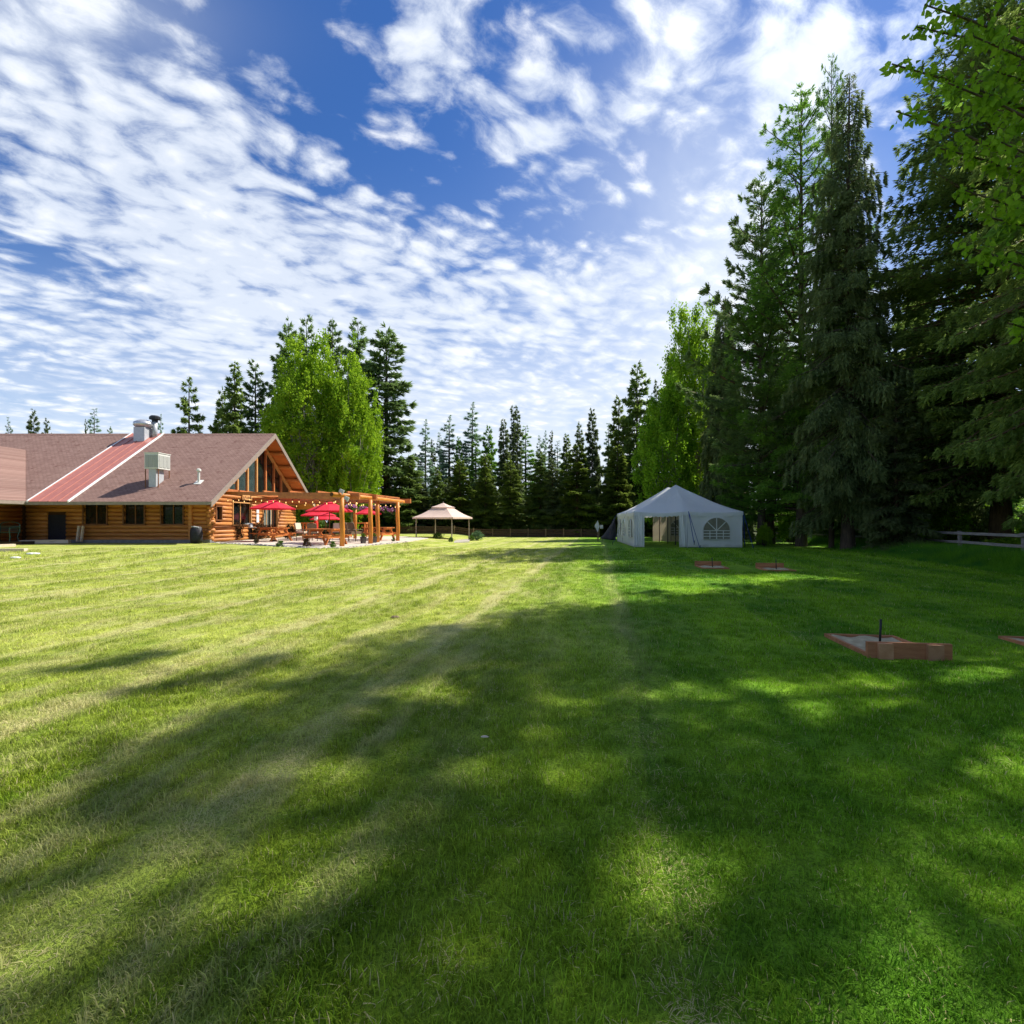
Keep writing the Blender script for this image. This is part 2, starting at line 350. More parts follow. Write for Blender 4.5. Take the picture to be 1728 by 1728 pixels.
# lawn colours, shared by the soil sheet and the blades
STR_DIR, STR_P, STR_O = .171, 2.45, .32
def lawn_color(q, blade):
    pos = q.n('ShaderNodeNewGeometry').outputs['Position']; x, y, z = q.sep(pos)[:3]
    wob = q.m('MULTIPLY', q.m('SUBTRACT', q.noise(pos, .35, 3.), .5), .7)
    u = q.m('ADD', q.m('SUBTRACT', x, q.m('MULTIPLY', y, STR_DIR)), wob)
    PU = q.comb(u, q.m('MULTIPLY', y, .22), 0.)
    ph = q.m('DIVIDE', q.m('SUBTRACT', u, STR_O), STR_P)
    fr = q.m('ABSOLUTE', q.m('SUBTRACT', q.m('FRACT', q.m('ADD', ph, .5)), .5))
    line = q.m('SUBTRACT', 1., q.ss(q.m('ADD', fr, q.m('MULTIPLY', q.m('SUBTRACT', q.noise(pos, 3.1, 4., .7), .5), .12)), .0, .115))
    n1 = q.noise(PU, 2.6, 5., .65)
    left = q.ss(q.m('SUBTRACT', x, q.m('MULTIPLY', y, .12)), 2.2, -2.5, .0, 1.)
    nearg = q.ss(y, 8., 2.5)
    dry = q.m('MULTIPLY', line, q.ss(n1, .28, .58, .25, 1.))
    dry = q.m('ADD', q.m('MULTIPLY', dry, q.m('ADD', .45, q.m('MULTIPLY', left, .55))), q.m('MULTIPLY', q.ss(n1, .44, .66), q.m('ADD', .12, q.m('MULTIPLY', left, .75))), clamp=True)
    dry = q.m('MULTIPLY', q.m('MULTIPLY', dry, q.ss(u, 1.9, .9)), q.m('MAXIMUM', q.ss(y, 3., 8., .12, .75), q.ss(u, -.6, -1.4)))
    band = q.m('MULTIPLY', q.ss(q.m('FRACT', q.m('DIVIDE', q.m('SUBTRACT', u, STR_O), STR_P)), .45, .55), .5)
    patch = q.noise(pos, .9, 4., .6)
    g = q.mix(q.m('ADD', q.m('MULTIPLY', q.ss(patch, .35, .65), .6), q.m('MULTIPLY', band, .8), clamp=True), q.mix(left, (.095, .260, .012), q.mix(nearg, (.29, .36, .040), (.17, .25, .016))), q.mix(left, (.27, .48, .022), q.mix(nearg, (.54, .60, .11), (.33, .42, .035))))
    g = q.mix(q.ss(q.noise(pos, 2.3, 4., .7), .45, .75, 0., .5), g, (.08, .20, .010))
    if blade:
        a = q.n('ShaderNodeAttribute'); a.attribute_name = 'tint'
        va = q.m('ADD', .50, q.m('MULTIPLY', a.outputs['Fac'], 1.15)); g = q.vm('MULTIPLY', g, q.comb(va, va, va))
        g = q.mix(q.m('GREATER_THAN', a.outputs['Fac'], .9), g, (.55, .48, .24))
        c = q.mix(q.m('MULTIPLY', dry, .7), g, (.66, .60, .30))
    else:
        c = q.mix(q.m('MULTIPLY', dry, q.ss(y, 2.5, 9., .25, .7)), g, (.62, .58, .26))
        sp = q.noise(pos, 55., 3., .7)
        c = q.mix(q.ss(sp, .35, .6, .55, 0.), c, (.012, .028, .004))
    return c, pos
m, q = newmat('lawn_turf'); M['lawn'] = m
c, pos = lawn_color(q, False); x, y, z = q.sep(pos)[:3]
# forest floor beyond the fences
e1 = q.ss(y, 51., 54.); e2 = q.ss(q.m('ADD', x, q.m('MULTIPLY', q.noise(pos, .4, 3.), 2.)), 20.5, 23.)
e3 = q.m('MULTIPLY', q.ss(y, 26., 22., 0., 1.), q.ss(q.m('ADD', x, q.m('MULTIPLY', q.m('SUBTRACT', q.noise(pos, .4, 3.), .5), 2.)), 17.2, 19.))
ff = q.m('MAXIMUM', q.m('MAXIMUM', e1, e2), e3)
fl = q.mix(q.ss(q.noise(pos, .8, 5., .7), .4, .62), (.060, .045, .028), (.05, .10, .014))
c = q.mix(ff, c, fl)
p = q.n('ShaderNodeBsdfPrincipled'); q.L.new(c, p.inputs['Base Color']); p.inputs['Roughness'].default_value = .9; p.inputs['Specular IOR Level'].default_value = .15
b = q.n('ShaderNodeBump'); b.inputs['Strength'].default_value = .9; b.inputs['Distance'].default_value = .06
q.L.new(q.m('ADD', q.noise(pos, 9., 5., .75), q.m('MULTIPLY', q.noise(pos, 60., 3., .7), .4)), b.inputs['Height']); q.L.new(b.outputs[0], p.inputs['Normal']); finish(q, p.outputs[0])
def blade_mat(name, tall):
    m, q = newmat(name)
    if tall:
        a = q.n('ShaderNodeAttribute'); a.attribute_name = 'tint'; pos = q.n('ShaderNodeNewGeometry').outputs['Position']
        c = q.mix(a.outputs['Fac'], (.07, .24, .015), (.24, .50, .03))
        c = q.mix(q.ss(q.noise(pos, .8, 3.), .4, .7), c, (.06, .21, .03))
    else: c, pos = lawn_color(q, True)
    d = q.n('ShaderNodeBsdfPrincipled'); q.L.new(c, d.inputs['Base Color']); d.inputs['Roughness'].default_value = .6; d.inputs['Specular IOR Level'].default_value = .08
    t = q.n('ShaderNodeBsdfTranslucent'); q.L.new(c, t.inputs[0])
    mx = q.n('ShaderNodeMixShader'); mx.inputs[0].default_value = .33; q.L.new(d.outputs[0], mx.inputs[1]); q.L.new(t.outputs[0], mx.inputs[2]); finish(q, mx.outputs[0]); return m
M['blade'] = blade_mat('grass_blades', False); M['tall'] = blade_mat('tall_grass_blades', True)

# ================================================================ GROUND
def warp(a, b, n, c, p=2.2):
    t = np.linspace(-1, 1, n); s = np.sign(t) * np.abs(t) ** p
    return np.where(s < 0, c + s * (c - a), c + s * (b - c))
xs = warp(-500, 500, 161, -4., 2.6); ys = warp(-60, 700, 181, 18., 2.4)
gx, gy = np.meshgrid(xs, ys)
gz = np.vectorize(ground)(gx, gy)
gz += .012 * np.sin(gx * 1.7 + 2 * np.sin(gy * .9)) * np.cos(gy * 1.3) * (gy < 30)
n0, n1 = gx.shape; idx = np.arange(n0 * n1).reshape(n0, n1)
F = np.stack([idx[:-1, :-1], idx[:-1, 1:], idx[1:, 1:], idx[1:, :-1]], -1).reshape(-1, 4)
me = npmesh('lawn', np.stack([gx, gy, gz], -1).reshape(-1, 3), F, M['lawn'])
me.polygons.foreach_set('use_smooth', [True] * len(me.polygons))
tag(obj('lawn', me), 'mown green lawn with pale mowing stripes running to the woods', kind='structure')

# ================================================================ GRASS (instanced tufts, stuff)
def tuft(seed, n, h, w, rad, lean, flat=False, dead=0.):
    r = np.random.default_rng(seed); V = []; F = []; T = []
    for i in range(n):
        a = r.uniform(0, 6.283); rr = rad * math.sqrt(r.random()); bx, by = rr * math.cos(a), rr * math.sin(a)
        az = r.uniform(0, 6.283); L = h * r.uniform(.5, 1.15); ln = lean * r.uniform(.2, 1.)
        d = np.array([math.cos(az), math.sin(az), 0]); sd = np.array([-math.sin(az), math.cos(az), 0]) * w * r.uniform(.6, 1.2)
        p0 = np.array([bx, by, -.004]); p1 = p0 + d * L * ln * .35 + np.array([0, 0, L * (.55 if not flat else .15)])
        p2 = p0 + d * L * ln + np.array([0, 0, L * (1 - .35 * ln) if not flat else L * .2])
        b = len(V); V += [p0 - sd / 2, p0 + sd / 2, p1 + sd * .4, p1 - sd * .4, p2]
        F += [(b, b + 1, b + 2), (b, b + 2, b + 3), (b + 3, b + 2, b + 4)]
        t = r.random() * .85 if r.random() > dead else 1.
        T += [t] * 3
    return V, F, T
def scatter(name, tufts, pts, rots, scl, idxs, label, material):
    c = bpy.data.collections.new(name + '_tufts')
    for i, (V, F, T) in enumerate(tufts):
        c.objects.link(bpy.data.objects.new('%s_tuft_%02d' % (name, i), npmesh('tuft', V, F, material, T)))
    me = bpy.data.meshes.new(name); me.vertices.add(len(pts)); me.vertices.foreach_set('co', np.asarray(pts, np.float32).ravel())
    for nm, arr, ty in (('rz', rots, 'FLOAT'), ('sc', scl, 'FLOAT'), ('ix', idxs, 'INT')):
        a = me.attributes.new(nm, ty, 'POINT'); a.data.foreach_set('value', np.asarray(arr, np.float32 if ty == 'FLOAT' else np.int32))
    o = obj(name, me); tag(o, label, 'grass', kind='stuff')
    g = bpy.data.node_groups.new(name, 'GeometryNodeTree')
    g.interface.new_socket('Geometry', in_out='INPUT', socket_type='NodeSocketGeometry'); g.interface.new_socket('Geometry', in_out='OUTPUT', socket_type='NodeSocketGeometry')
    N = g.nodes; L = g.links; gi = N.new('NodeGroupInput'); go = N.new('NodeGroupOutput')
    ci = N.new('GeometryNodeCollectionInfo'); ci.inputs['Collection'].default_value = c; ci.inputs['Separate Children'].default_value = True; ci.inputs['Reset Children'].default_value = True
    ip = N.new('GeometryNodeInstanceOnPoints'); ip.inputs['Pick Instance'].default_value = True
    def na(nm, ty):
        x = N.new('GeometryNodeInputNamedAttribute'); x.data_type = ty; x.inputs[0].default_value = nm; return x.outputs[0]
    cb = N.new('ShaderNodeCombineXYZ'); L.new(na('rz', 'FLOAT'), cb.inputs[2]); L.new(na('ix', 'INT'), ip.inputs['Instance Index'])
    L.new(gi.outputs[0], ip.inputs['Points']); L.new(ci.outputs[0], ip.inputs['Instance']); L.new(cb.outputs[0], ip.inputs['Rotation']); L.new(na('sc', 'FLOAT'), ip.inputs['Scale'])
    L.new(ip.outputs[0], go.inputs[0]); md = o.modifiers.new('tufts', 'NODES'); md.node_group = g
    return o
bands = [(1.3, 3.2, 640, 1.), (3.2, 6., 320, 1.05), (6., 10., 110, 1.25), (10., 17., 42, 1.7), (17., 30., 14, 2.6)]
PT = []; SCL = []
for y0, y1, dn, sc in bands:
    w0 = -y1 * 1.06 - 1.0; w1 = y1 * 1.06 + 1.0; n = int((w1 - w0) * (y1 - y0) * dn)
    x = rng.uniform(w0, w1, n); y = rng.uniform(y0, y1, n); k = np.abs(x) < y * 1.06 + 1.0; x, y = x[k], y[k]
    PT.append(np.stack([x, y], -1)); SCL.append(np.full(len(x), sc) * rng.uniform(.7, 1.3, len(x)))
PT = np.concatenate(PT); SCL = np.concatenate(SCL)
xx, yy = PT[:, 0], PT[:, 1]
# keep clear of pits, patio, house and the tall grass
bad = ((np.abs(xx - 4.75) < .62) & (np.abs(yy - 6.5) < .66)) | ((np.abs(xx - 7.05) < .62) & (np.abs(yy - 6.5) < .66)) | ((xx < -6.2) & (yy > 24)) | ((xx < -20) & (yy > 23)) \
    | ((xx > 5.8) & (xx < 9.6) & (yy > 16.6) & (yy < 18.6)) | (xx > 14.8 + (yy - 14.5) * .27)
PT = PT[~bad]; SCL = SCL[~bad]; xx, yy = PT[:, 0], PT[:, 1]
uu = xx - STR_DIR * yy; fr = np.abs(((uu - STR_O) / STR_P + .5) % 1 - .5)
pd = np.where(fr < .07, .45, .07) * np.where(uu < -.8, 1., np.where(uu < .8, .45, .2))
isd = rng.random(len(xx)) < pd
ix = np.where(isd, rng.integers(8, 10, len(xx)), rng.integers(0, 8, len(xx)))
clump = (np.sin(xx * 2.1 + 3 * np.sin(yy * .7)) * np.sin(yy * 1.9 + 2 * np.sin(xx * 1.3)) > .55)
SCL = np.where(clump & ~isd, SCL * 1.15, SCL)
gzv = np.array([ground(a, b) for a, b in zip(xx, yy)])
tf = [tuft(i, 24, .040, .0036, .055, .9, dead=.05) for i in range(6)] + [tuft(20 + i, 18, .055, .0042, .05, 1.1, dead=.04) for i in range(2)] + [tuft(30 + i, 20, .07, .0032, .07, 1.2, flat=True, dead=.9) for i in range(2)]
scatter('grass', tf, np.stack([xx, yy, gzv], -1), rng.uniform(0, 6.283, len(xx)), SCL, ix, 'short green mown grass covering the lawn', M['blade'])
# tall unmown grass along the right fence
n = 42000; y = 11 + 39 * rng.random(n) ** 1.7; x = 14.8 + (y - 14.5) * .27 + rng.random(n) ** 1.3 * 7.5
k = (x > 14.6 + (y - 14.5) * .27) & (x < y * 1.1 + 1.5) & ~((x < 14.9) & (y > 29)) & (rng.random(n) < .35 + .65 * np.exp(-(y - 12) / 14)) & (x < 22.8)
x, y = x[k], y[k]; edge = np.clip((x - (14.8 + (y - 14.5) * .27)) / 1.2, .25, 1)
tt = [tuft(60 + i, 16, .66, .011, .16, .7) for i in range(5)]
scatter('tall_grass', tt, np.stack([x, y, x * 0], -1), rng.uniform(0, 6.283, len(x)), edge * rng.uniform(.6, 1.25, len(x)) * .95, rng.integers(0, 5, len(x)),
        'tall unmown green grass growing along the grey rail fence', M['tall'])

# ================================================================ TREE GENERATORS
def unit(a): return a / (np.linalg.norm(a, axis=1, keepdims=True) + 1e-9)
def leaves_to_mesh(name, P, D, l, w, tint, mat_, r, bias_up=False):
    rd = r.normal(size=P.shape)
    if bias_up: rd = rd * .6 + np.array([0, 0, 1.2])
    S = unit(np.cross(D, rd)); n = len(P); l = l[:, None]; w = w[:, None]
    V = np.stack([P, P + D * l * .42 + S * w * .5, P + D * l, P + D * l * .42 - S * w * .5], 1).reshape(-1, 3)
    F = np.arange(n * 4).reshape(n, 4)
    return npmesh(name, V, F, mat_, tint)
def tubes_np(segs, n=4):          # segs: (p0,p1,r0,r1) arrays
    p0, p1, r0, r1 = segs; d = unit(p1 - p0); ref = np.where(np.abs(d[:, 2:3]) < .9, np.array([[0, 0, 1.]]), np.array([[1., 0, 0]]))
    x = unit(np.cross(ref, d)); y = np.cross(d, x); V = []
    for p, rr in ((p0, r0), (p1, r1)):
        for k in range(n):
            a = 2 * math.pi * k / n; V.append(p + (x * math.cos(a) + y * math.sin(a)) * rr[:, None])
    V = np.stack(V, 1); m_ = len(p0); base = np.arange(m_)[:, None] * 2 * n
    F = np.concatenate([base + np.array([[k, (k + 1) % n, n + (k + 1) % n, n + k]]) for k in range(n)], 0)
    return V.reshape(-1, 3), F
def conifer(name, seed, H, Rr, nb, ns, sl_, sw, mats, clear=.04, e=.85, rise_top=.5, rise_bot=-.3, sag=.25, tipup=.15, hang=.2, fan=.34, irr=.22, inner=.12,
            trunk_r=None, bark='bark', lump=.0, wob=.0, round_bot=.35, step=.38):
    r = np.random.default_rng(seed); nr_ = H > 22 or name == 'weep'; ns = int(ns * (3.0 if nr_ else 3.0)); sl_ *= (.90 if nr_ else 1.); sw *= (1. if nr_ else 1.15)
    t = ((np.arange(nb) + r.random(nb)) / nb) ** .88
    z = H - t * (H * (1 - clear)); az = np.arange(nb) * 2.39996 + r.normal(0, .5, nb)
    L = Rr * t ** e * (1 + irr * np.clip(r.normal(size=nb), -1.6, 1.6)) * (1 - round_bot * np.clip((t - .8) / .2, 0, 1)) + .12
    L *= 1 + lump * np.sin(z * 1.1 + az) * np.sin(z * .47 + 2.1 * az)
    rise = rise_bot + (rise_top - rise_bot) * (1 - t) ** 1.2 + r.normal(0, .1, nb)
    cnt = np.maximum(14, (ns * L ** 1.55 / (L ** 1.55).sum()).astype(int)); bi = np.repeat(np.arange(nb), cnt); n = len(bi)
    Lb = L[bi]; K = np.maximum(3, (Lb / step)).astype(int)
    s = inner + (1 - inner) * r.random(n) ** .75; s = (np.floor(s * K) + .5 + r.normal(0, .08, n)) / K; s = np.clip(s, .05, 1.0)
    lat = fan * np.minimum(Lb, 4.5) * (1.04 - s) ** .6; v = (r.random(n) * 2 - 1) * lat
    fw = np.stack([np.cos(az[bi]), np.sin(az[bi]), np.zeros(n)], -1); sd = np.stack([-fw[:, 1], fw[:, 0], np.zeros(n)], -1)
    s2 = s + np.abs(v) * .55 / Lb
    zb = z[bi] + Lb * (rise[bi] * s2 - sag * s2 ** 2 + tipup * s2 ** 3)
    P = fw * (Lb * s2)[:, None] + sd * v[:, None]; P[:, 2] = zb - np.abs(v) * (.15 + hang * .8) * r.random(n) ** .5 + r.normal(0, .035, n) * Lb ** .5
    hd = hang * r.random(n) * (.9 if hang > .5 else .35); P[:, 2] -= hd * .8
    D = fw * .8 + sd * (np.sign(v) * .75)[:, None] * np.clip(np.abs(v) / .3, 0, 1)[:, None] + r.normal(0, .3, (n, 3)); D[:, 2] += -hang * 1.4 * r.random(n) + .1 + (rise[bi] - 2 * sag * s2) * .6
    D = unit(D)
    wx = wob * np.sin(P[:, 2] * .35 + seed); P[:, 0] += wx
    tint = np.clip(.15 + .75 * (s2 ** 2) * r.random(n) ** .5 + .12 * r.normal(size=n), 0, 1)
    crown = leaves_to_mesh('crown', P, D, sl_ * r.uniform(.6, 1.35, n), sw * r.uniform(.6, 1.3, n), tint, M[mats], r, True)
    # leader at the top is thin
    tr = trunk_r or H * .014
    zt = np.linspace(0, H * .985, 12); rt = tr * (1 - zt / H) ** .8 + .015; rt[0] *= 1.35
    Pt = np.stack([wob * np.sin(zt * .35 + seed) + 0 * zt, 0 * zt, zt], -1); Pt[0, 2] = -.15
    sg0, sg1 = Pt[:-1], Pt[1:]
    Vt, Ft = tubes_np((sg0, sg1, rt[:-1], rt[1:]), 8)
    sel = L > .8
    b0 = np.stack([0 * z, 0 * z, z], -1)[sel]; fwb = np.stack([np.cos(az), np.sin(az), 0 * az], -1)[sel]; Ls = L[sel][:, None]; rs = rise[sel][:, None]
    def bp(s_): q_ = b0 + fwb * Ls * s_; q_[:, 2:3] += Ls * (rs * s_ - sag * s_ ** 2 + tipup * s_ ** 3); q_[:, 0] += wob * np.sin(q_[:, 2] * .35 + seed); return q_
    rb = (.012 * L[sel] + .012)
    Va, Fa = tubes_np((bp(0.), bp(.45), rb * 1.6, rb), 3); Vb, Fb = tubes_np((bp(.45), bp(.92), rb, rb * .3), 3)
    Vall = np.concatenate([Vt, Va, Vb]); Fall = np.concatenate([Ft, Fa + len(Vt), Fb + len(Vt) + len(Va)])
    return crown, npmesh('trunk', Vall, Fall, M[bark])
def broadleaf(seed, H, zc, rx, rz, ncl, nleaf, lsz, mats, bark='barkpale', csz=.55, up=.6, nlimb=26, trunk_r=.16, stems=1, gap=.15, stem_spread=1.):
    r = np.random.default_rng(seed)
    d = unit(r.normal(size=(ncl * 2, 3))); rad = .45 + .55 * r.random(ncl * 2) ** .55
    lump = 1 + .24 * np.sin(d[:, 0] * 5 + seed) * np.cos(d[:, 2] * 6 + seed * 2) + .10 * np.sin(9 * d[:, 1] + 7 * d[:, 2])
    taper = 1 - .48 * np.clip(d[:, 2], 0, 1) ** 1.3
    C = d * np.stack([rx * rad * lump * taper, rx * rad * lump * taper, rz * rad * lump], -1); C[:, 2] += zc
    g = np.sin(C[:, 0] * 1.9 + seed) * np.sin(C[:, 1] * 2.3 + 1) * np.sin(C[:, 2] * 1.5 + 2)
    C = C[(g > -1 + 0) & (g < 1 - gap * 2.2)][:ncl]; nc = len(C)
    ci = r.integers(0, nc, nleaf); cs = csz * r.uniform(.5, 1.4, nc)
    off = r.normal(size=(nleaf, 3)) * np.array([.55, .55, .55 + up]) * cs[ci][:, None] * .62
    P = C[ci] + off; D = r.normal(size=(nleaf, 3)); D[:, 2] -= .1; D = unit(D)
    tn = np.clip(.45 + .25 * r.normal(size=nleaf) + (r.random(nc)[ci] - .5) * .95, 0, 1)
    crown = leaves_to_mesh('crown', P, D, lsz * r.uniform(.7, 1.3, nleaf), lsz * .9 * r.uniform(.7, 1.2, nleaf), tn, M[mats], r)
    p0 = []; p1 = []; r0 = []; r1 = []
    for s in range(stems):
        a = 6.283 * s / stems + seed; o = stem_spread * (.25 if stems > 1 else 0); top = np.array([math.cos(a) * rx * .35 * (stems > 1), math.sin(a) * rx * .35 * (stems > 1), H * .9])
        b0 = np.array([math.cos(a) * o, math.sin(a) * o, -.1]); N_ = 7
        for i in range(N_):
            f0, f1 = i / N_, (i + 1) / N_; p0.append(b0 + (top - b0) * f0); p1.append(b0 + (top - b0) * f1); r0.append(trunk_r * (1 - f0 * .85)); r1.append(trunk_r * (1 - f1 * .85))
        for k in r.integers(0, nc, nlimb):
            tgt = C[k]; zb = max(H * .1, tgt[2] - np.hypot(tgt[0], tgt[1]) * 1.3); f = min(.95, zb / H); b_ = b0 + (top - b0) * f; mid = (b_ + tgt) / 2 - np.array([0, 0, .15])
            rr = trunk_r * .35 * (1 - f) + .015
            p0 += [b_, mid]; p1 += [mid, tgt]; r0 += [rr, rr * .6]; r1 += [rr * .6, rr * .15]
    V, F = tubes_np((np.array(p0), np.array(p1), np.array(r0), np.array(r1)), 6)
    return crown, npmesh('trunk', V, F, M[bark])
def plant(name, meshes, loc, rz, scale, label, cat='tree', group=None, crown_mat=None):
    t = thing(name, label, cat, loc, rz, group); t.scale = scale if hasattr(scale, '__len__') else (scale,) * 3
    c = obj('crown', meshes[0], t); obj('trunk', meshes[1], t)
    if crown_mat:
        c.material_slots[0].link = 'OBJECT'; c.material_slots[0].material = M[crown_mat]
    return t

# ---- the mesh library
LIB = {}
LIB['main'] = conifer('main', 1, 28, 3.6, 330, 52000, .30, .075, 'spruceblue', clear=.10, e=.62, hang=.95, rise_top=.3, rise_bot=-.35, sag=.3, tipup=.1, fan=.30, irr=.26, trunk_r=.38, lump=.16, wob=.12)
LIB['larchbig'] = conifer('larchbig', 2, 27, 5.6, 190, 38000, .30, .06, 'larch', clear=.08, e=.60, hang=.25, rise_top=.7, rise_bot=.05, sag=.22, tipup=.2, fan=.42, irr=.30, trunk_r=.34, lump=.18, step=.6)
LIB['right'] = conifer('right', 3, 33, 7.0, 520, 95000, .30, .085, 'spruce', clear=.11, e=.50, hang=.40, rise_top=.4, rise_bot=-.18, sag=.22, tipup=.12, fan=.36, irr=.17, trunk_r=.46, lump=.14, bark='barkwarm', step=.5, round_bot=.25)
LIB['pinebig'] = conifer('pinebig', 4, 24, 4.4, 150, 26000, .34, .075, 'pine', clear=.15, e=.55, hang=.1, rise_top=.8, rise_bot=.1, sag=.1, tipup=.2, fan=.40, irr=.35, trunk_r=.28, lump=.25, step=.8)
LIB['weep'] = conifer('weep', 5, 16, 2.0, 190, 22000, .34, .08, 'spruceblue', clear=.02, e=.55, hang=1.1, rise_top=.0, rise_bot=-.8, sag=.35, tipup=0., fan=.35, irr=.2, trunk_r=.2)
LIB['farA'] = conifer('farA', 6, 15, 2.5, 150, 13000, .42, .13, 'spruce', clear=.02, e=.85, hang=.35, irr=.22, lump=.12)
LIB['farB'] = conifer('farB', 7, 15, 2.7, 130, 12000, .42, .13, 'spruce', clear=.02, e=.75, hang=.3, irr=.30, lump=.18, rise_top=.6)
LIB['farC'] = conifer('farC', 8, 15, 2.2, 90, 9000, .45, .12, 'spruceblue', clear=.05, e=.8, hang=.25, rise_bot=-.1, irr=.3, tipup=.45, sag=.35, step=.7)
LIB['slim'] = conifer('slim', 9, 20, 1.3, 120, 7500, .42, .12, 'spruceblue', clear=.10, e=.5, hang=.4, irr=.3)
LIB['larchfar'] = conifer('larchfar', 10, 20, 2.2, 85, 6000, .45, .09, 'larchhaze', clear=.22, e=.75, hang=.05, rise_bot=-.05, rise_top=.4, irr=.35, step=.8, tipup=.3)
LIB['pinefar'] = conifer('pinefar', 11, 20, 2.9, 120, 12000, .50, .12, 'pine', clear=.12, e=.6, hang=.15, rise_bot=-.15, rise_top=.6, irr=.3, lump=.2, step=.8, tipup=.3)
LIB['pinefar2'] = conifer('pinefar2', 12, 20, 2.6, 100, 10000, .50, .12, 'pine', clear=.15, e=.65, hang=.15, rise_bot=-.15, rise_top=.6, irr=.35, lump=.25, step=.8, tipup=.3)
LIB['openspruce'] = conifer('openspruce', 13, 15, 4.1, 75, 11000, .42, .11, 'spruce', clear=.05, e=.95, hang=.3, rise_bot=-.35, rise_top=.3, irr=.16, step=.5, tipup=.5, sag=.3, fan=.18)
LIB['openlarch'] = conifer('openlarch', 14, 26, 5.2, 48, 6000, .34, .09, 'larch', clear=.12, e=.35, hang=.15, rise_top=.5, rise_bot=.0, sag=.2, tipup=.2, fan=.30, irr=.55, lump=.45, step=1.1)
LIB['cottonA'] = broadleaf(21, 18, 9.6, 4.6, 8.6, 760, 62000, .20, 'cotton', csz=.56, up=.45, stems=4, nlimb=30, trunk_r=.17, gap=.3)
LIB['cottonB'] = broadleaf(22, 16, 8.4, 3.6, 7.8, 560, 46000, .20, 'cotton', csz=.52, up=.45, stems=3, nlimb=26, trunk_r=.15, gap=.3)
LIB['bushA'] = broadleaf(31, 1.6, .85, .9, .75, 90, 3600, .10, 'bush', csz=.25, up=.1, stems=3, nlimb=6, trunk_r=.02, gap=.05)
LIB['bushB'] = broadleaf(32, 3.6, 2.0, 1.8, 1.6, 120, 6500, .17, 'bush', csz=.45, up=.2, stems=4, nlimb=8, trunk_r=.04, gap=.1, bark='bark')
LIB['sproutlet'] = broadleaf(33, .5, .28, .22, .25, 24, 420, .07, 'bush', csz=.1, up=.1, stems=2, nlimb=4, trunk_r=.008, gap=.0)

def tree_px(key, name, px, ptop, Y, label, wpx=None, group=None, cm=None, rz=None, sink=0.):
    """stand a tree of the library at depth Y so that it is as tall and as wide as seen from the lawn"""
    H0 = {'main': 28, 'larchbig': 27, 'right': 33, 'pinebig': 24, 'weep': 16, 'farA': 15, 'farB': 15, 'farC': 15, 'slim': 20, 'larchfar': 20, 'pinefar': 20, 'pinefar2': 20, 'openspruce': 15, 'cottonA': 18, 'cottonB': 16}[key]
    R0 = {'main': 3.6, 'larchbig': 5.6, 'right': 7., 'pinebig': 4.4, 'weep': 2., 'farA': 2.5, 'farB': 2.7, 'farC': 2.2, 'slim': 1.3, 'larchfar': 2.2, 'pinefar': 2.9, 'pinefar2': 2.6, 'openspruce': 4.1, 'cottonA': 4.6, 'cottonB': 3.6}[key]
    x = (px - 864) / FP * Y; H = (HOR - ptop) / FP * Y + CAMH - ground(x, Y); sz = H / H0
    sx = sz if wpx is None else (wpx / 2 / FP * Y) / R0
    return plant(name, LIB[key], (x, Y, ground(x, Y) - .05), random.uniform(0, 6.28) if rz is None else rz, (sx, sx, sz), label, 'tree', group, cm)

# ---- right-hand wood
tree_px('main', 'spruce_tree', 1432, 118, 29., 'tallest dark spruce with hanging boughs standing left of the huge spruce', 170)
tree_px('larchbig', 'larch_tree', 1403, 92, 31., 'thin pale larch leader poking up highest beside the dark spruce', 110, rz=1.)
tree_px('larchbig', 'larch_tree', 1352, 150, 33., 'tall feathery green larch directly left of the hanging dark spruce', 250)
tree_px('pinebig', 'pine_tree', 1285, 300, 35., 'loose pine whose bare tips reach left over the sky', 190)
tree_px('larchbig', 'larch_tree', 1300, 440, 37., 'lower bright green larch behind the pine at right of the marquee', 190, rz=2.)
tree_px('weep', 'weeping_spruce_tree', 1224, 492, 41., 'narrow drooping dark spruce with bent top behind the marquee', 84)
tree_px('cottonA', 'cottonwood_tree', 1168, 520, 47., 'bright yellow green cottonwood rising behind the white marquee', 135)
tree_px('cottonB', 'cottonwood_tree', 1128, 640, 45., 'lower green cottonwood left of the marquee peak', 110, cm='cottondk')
plant('spruce_tree', LIB['right'], (18.9, 15.4, -.05), 2., (.60, .60, .86), 'tall green spruce at the very right edge in front of the rail fence')
plant('spruce_tree', LIB['right'], (25.6, 26.8, -.05), .5, (.95, .95, .92), 'big full spruce standing just behind the rail fence')
tree_px('farB', 'spruce_tree', 1512, 640, 26., 'small dark spruce between the two big spruces at the rail fence', 95, cm='spruceblue')
for i, (px, tp, Y, w, cm) in enumerate([(1205, 640, 52, 110, 'spruce'), (1400, 540, 46, 130, 'larch'), (1545, 430, 40, 150, 'spruce'), (1620, 480, 36, 160, 'larch'), (1470, 520, 46, 130, 'larch'), (1345, 600, 52, 130, 'larch'), (1160, 760, 56, 90, 'spruce')]):  # sunlit green put into the colour: lighter larch crowns show through gaps
    tree_px(['farA', 'farB'][i % 2], 'spruce_tree', px, tp, Y, 'tree in the shade behind the right-hand row, %s' % ['second left of the marquee', 'behind the tall dark hanging spruce', 'behind the big full spruce', 'showing green by the huge trunk', 'between the two tallest spruces', 'behind the feathery larch', 'low behind the cottonwoods'][i], w, 'spruces behind the front row on the right', cm)
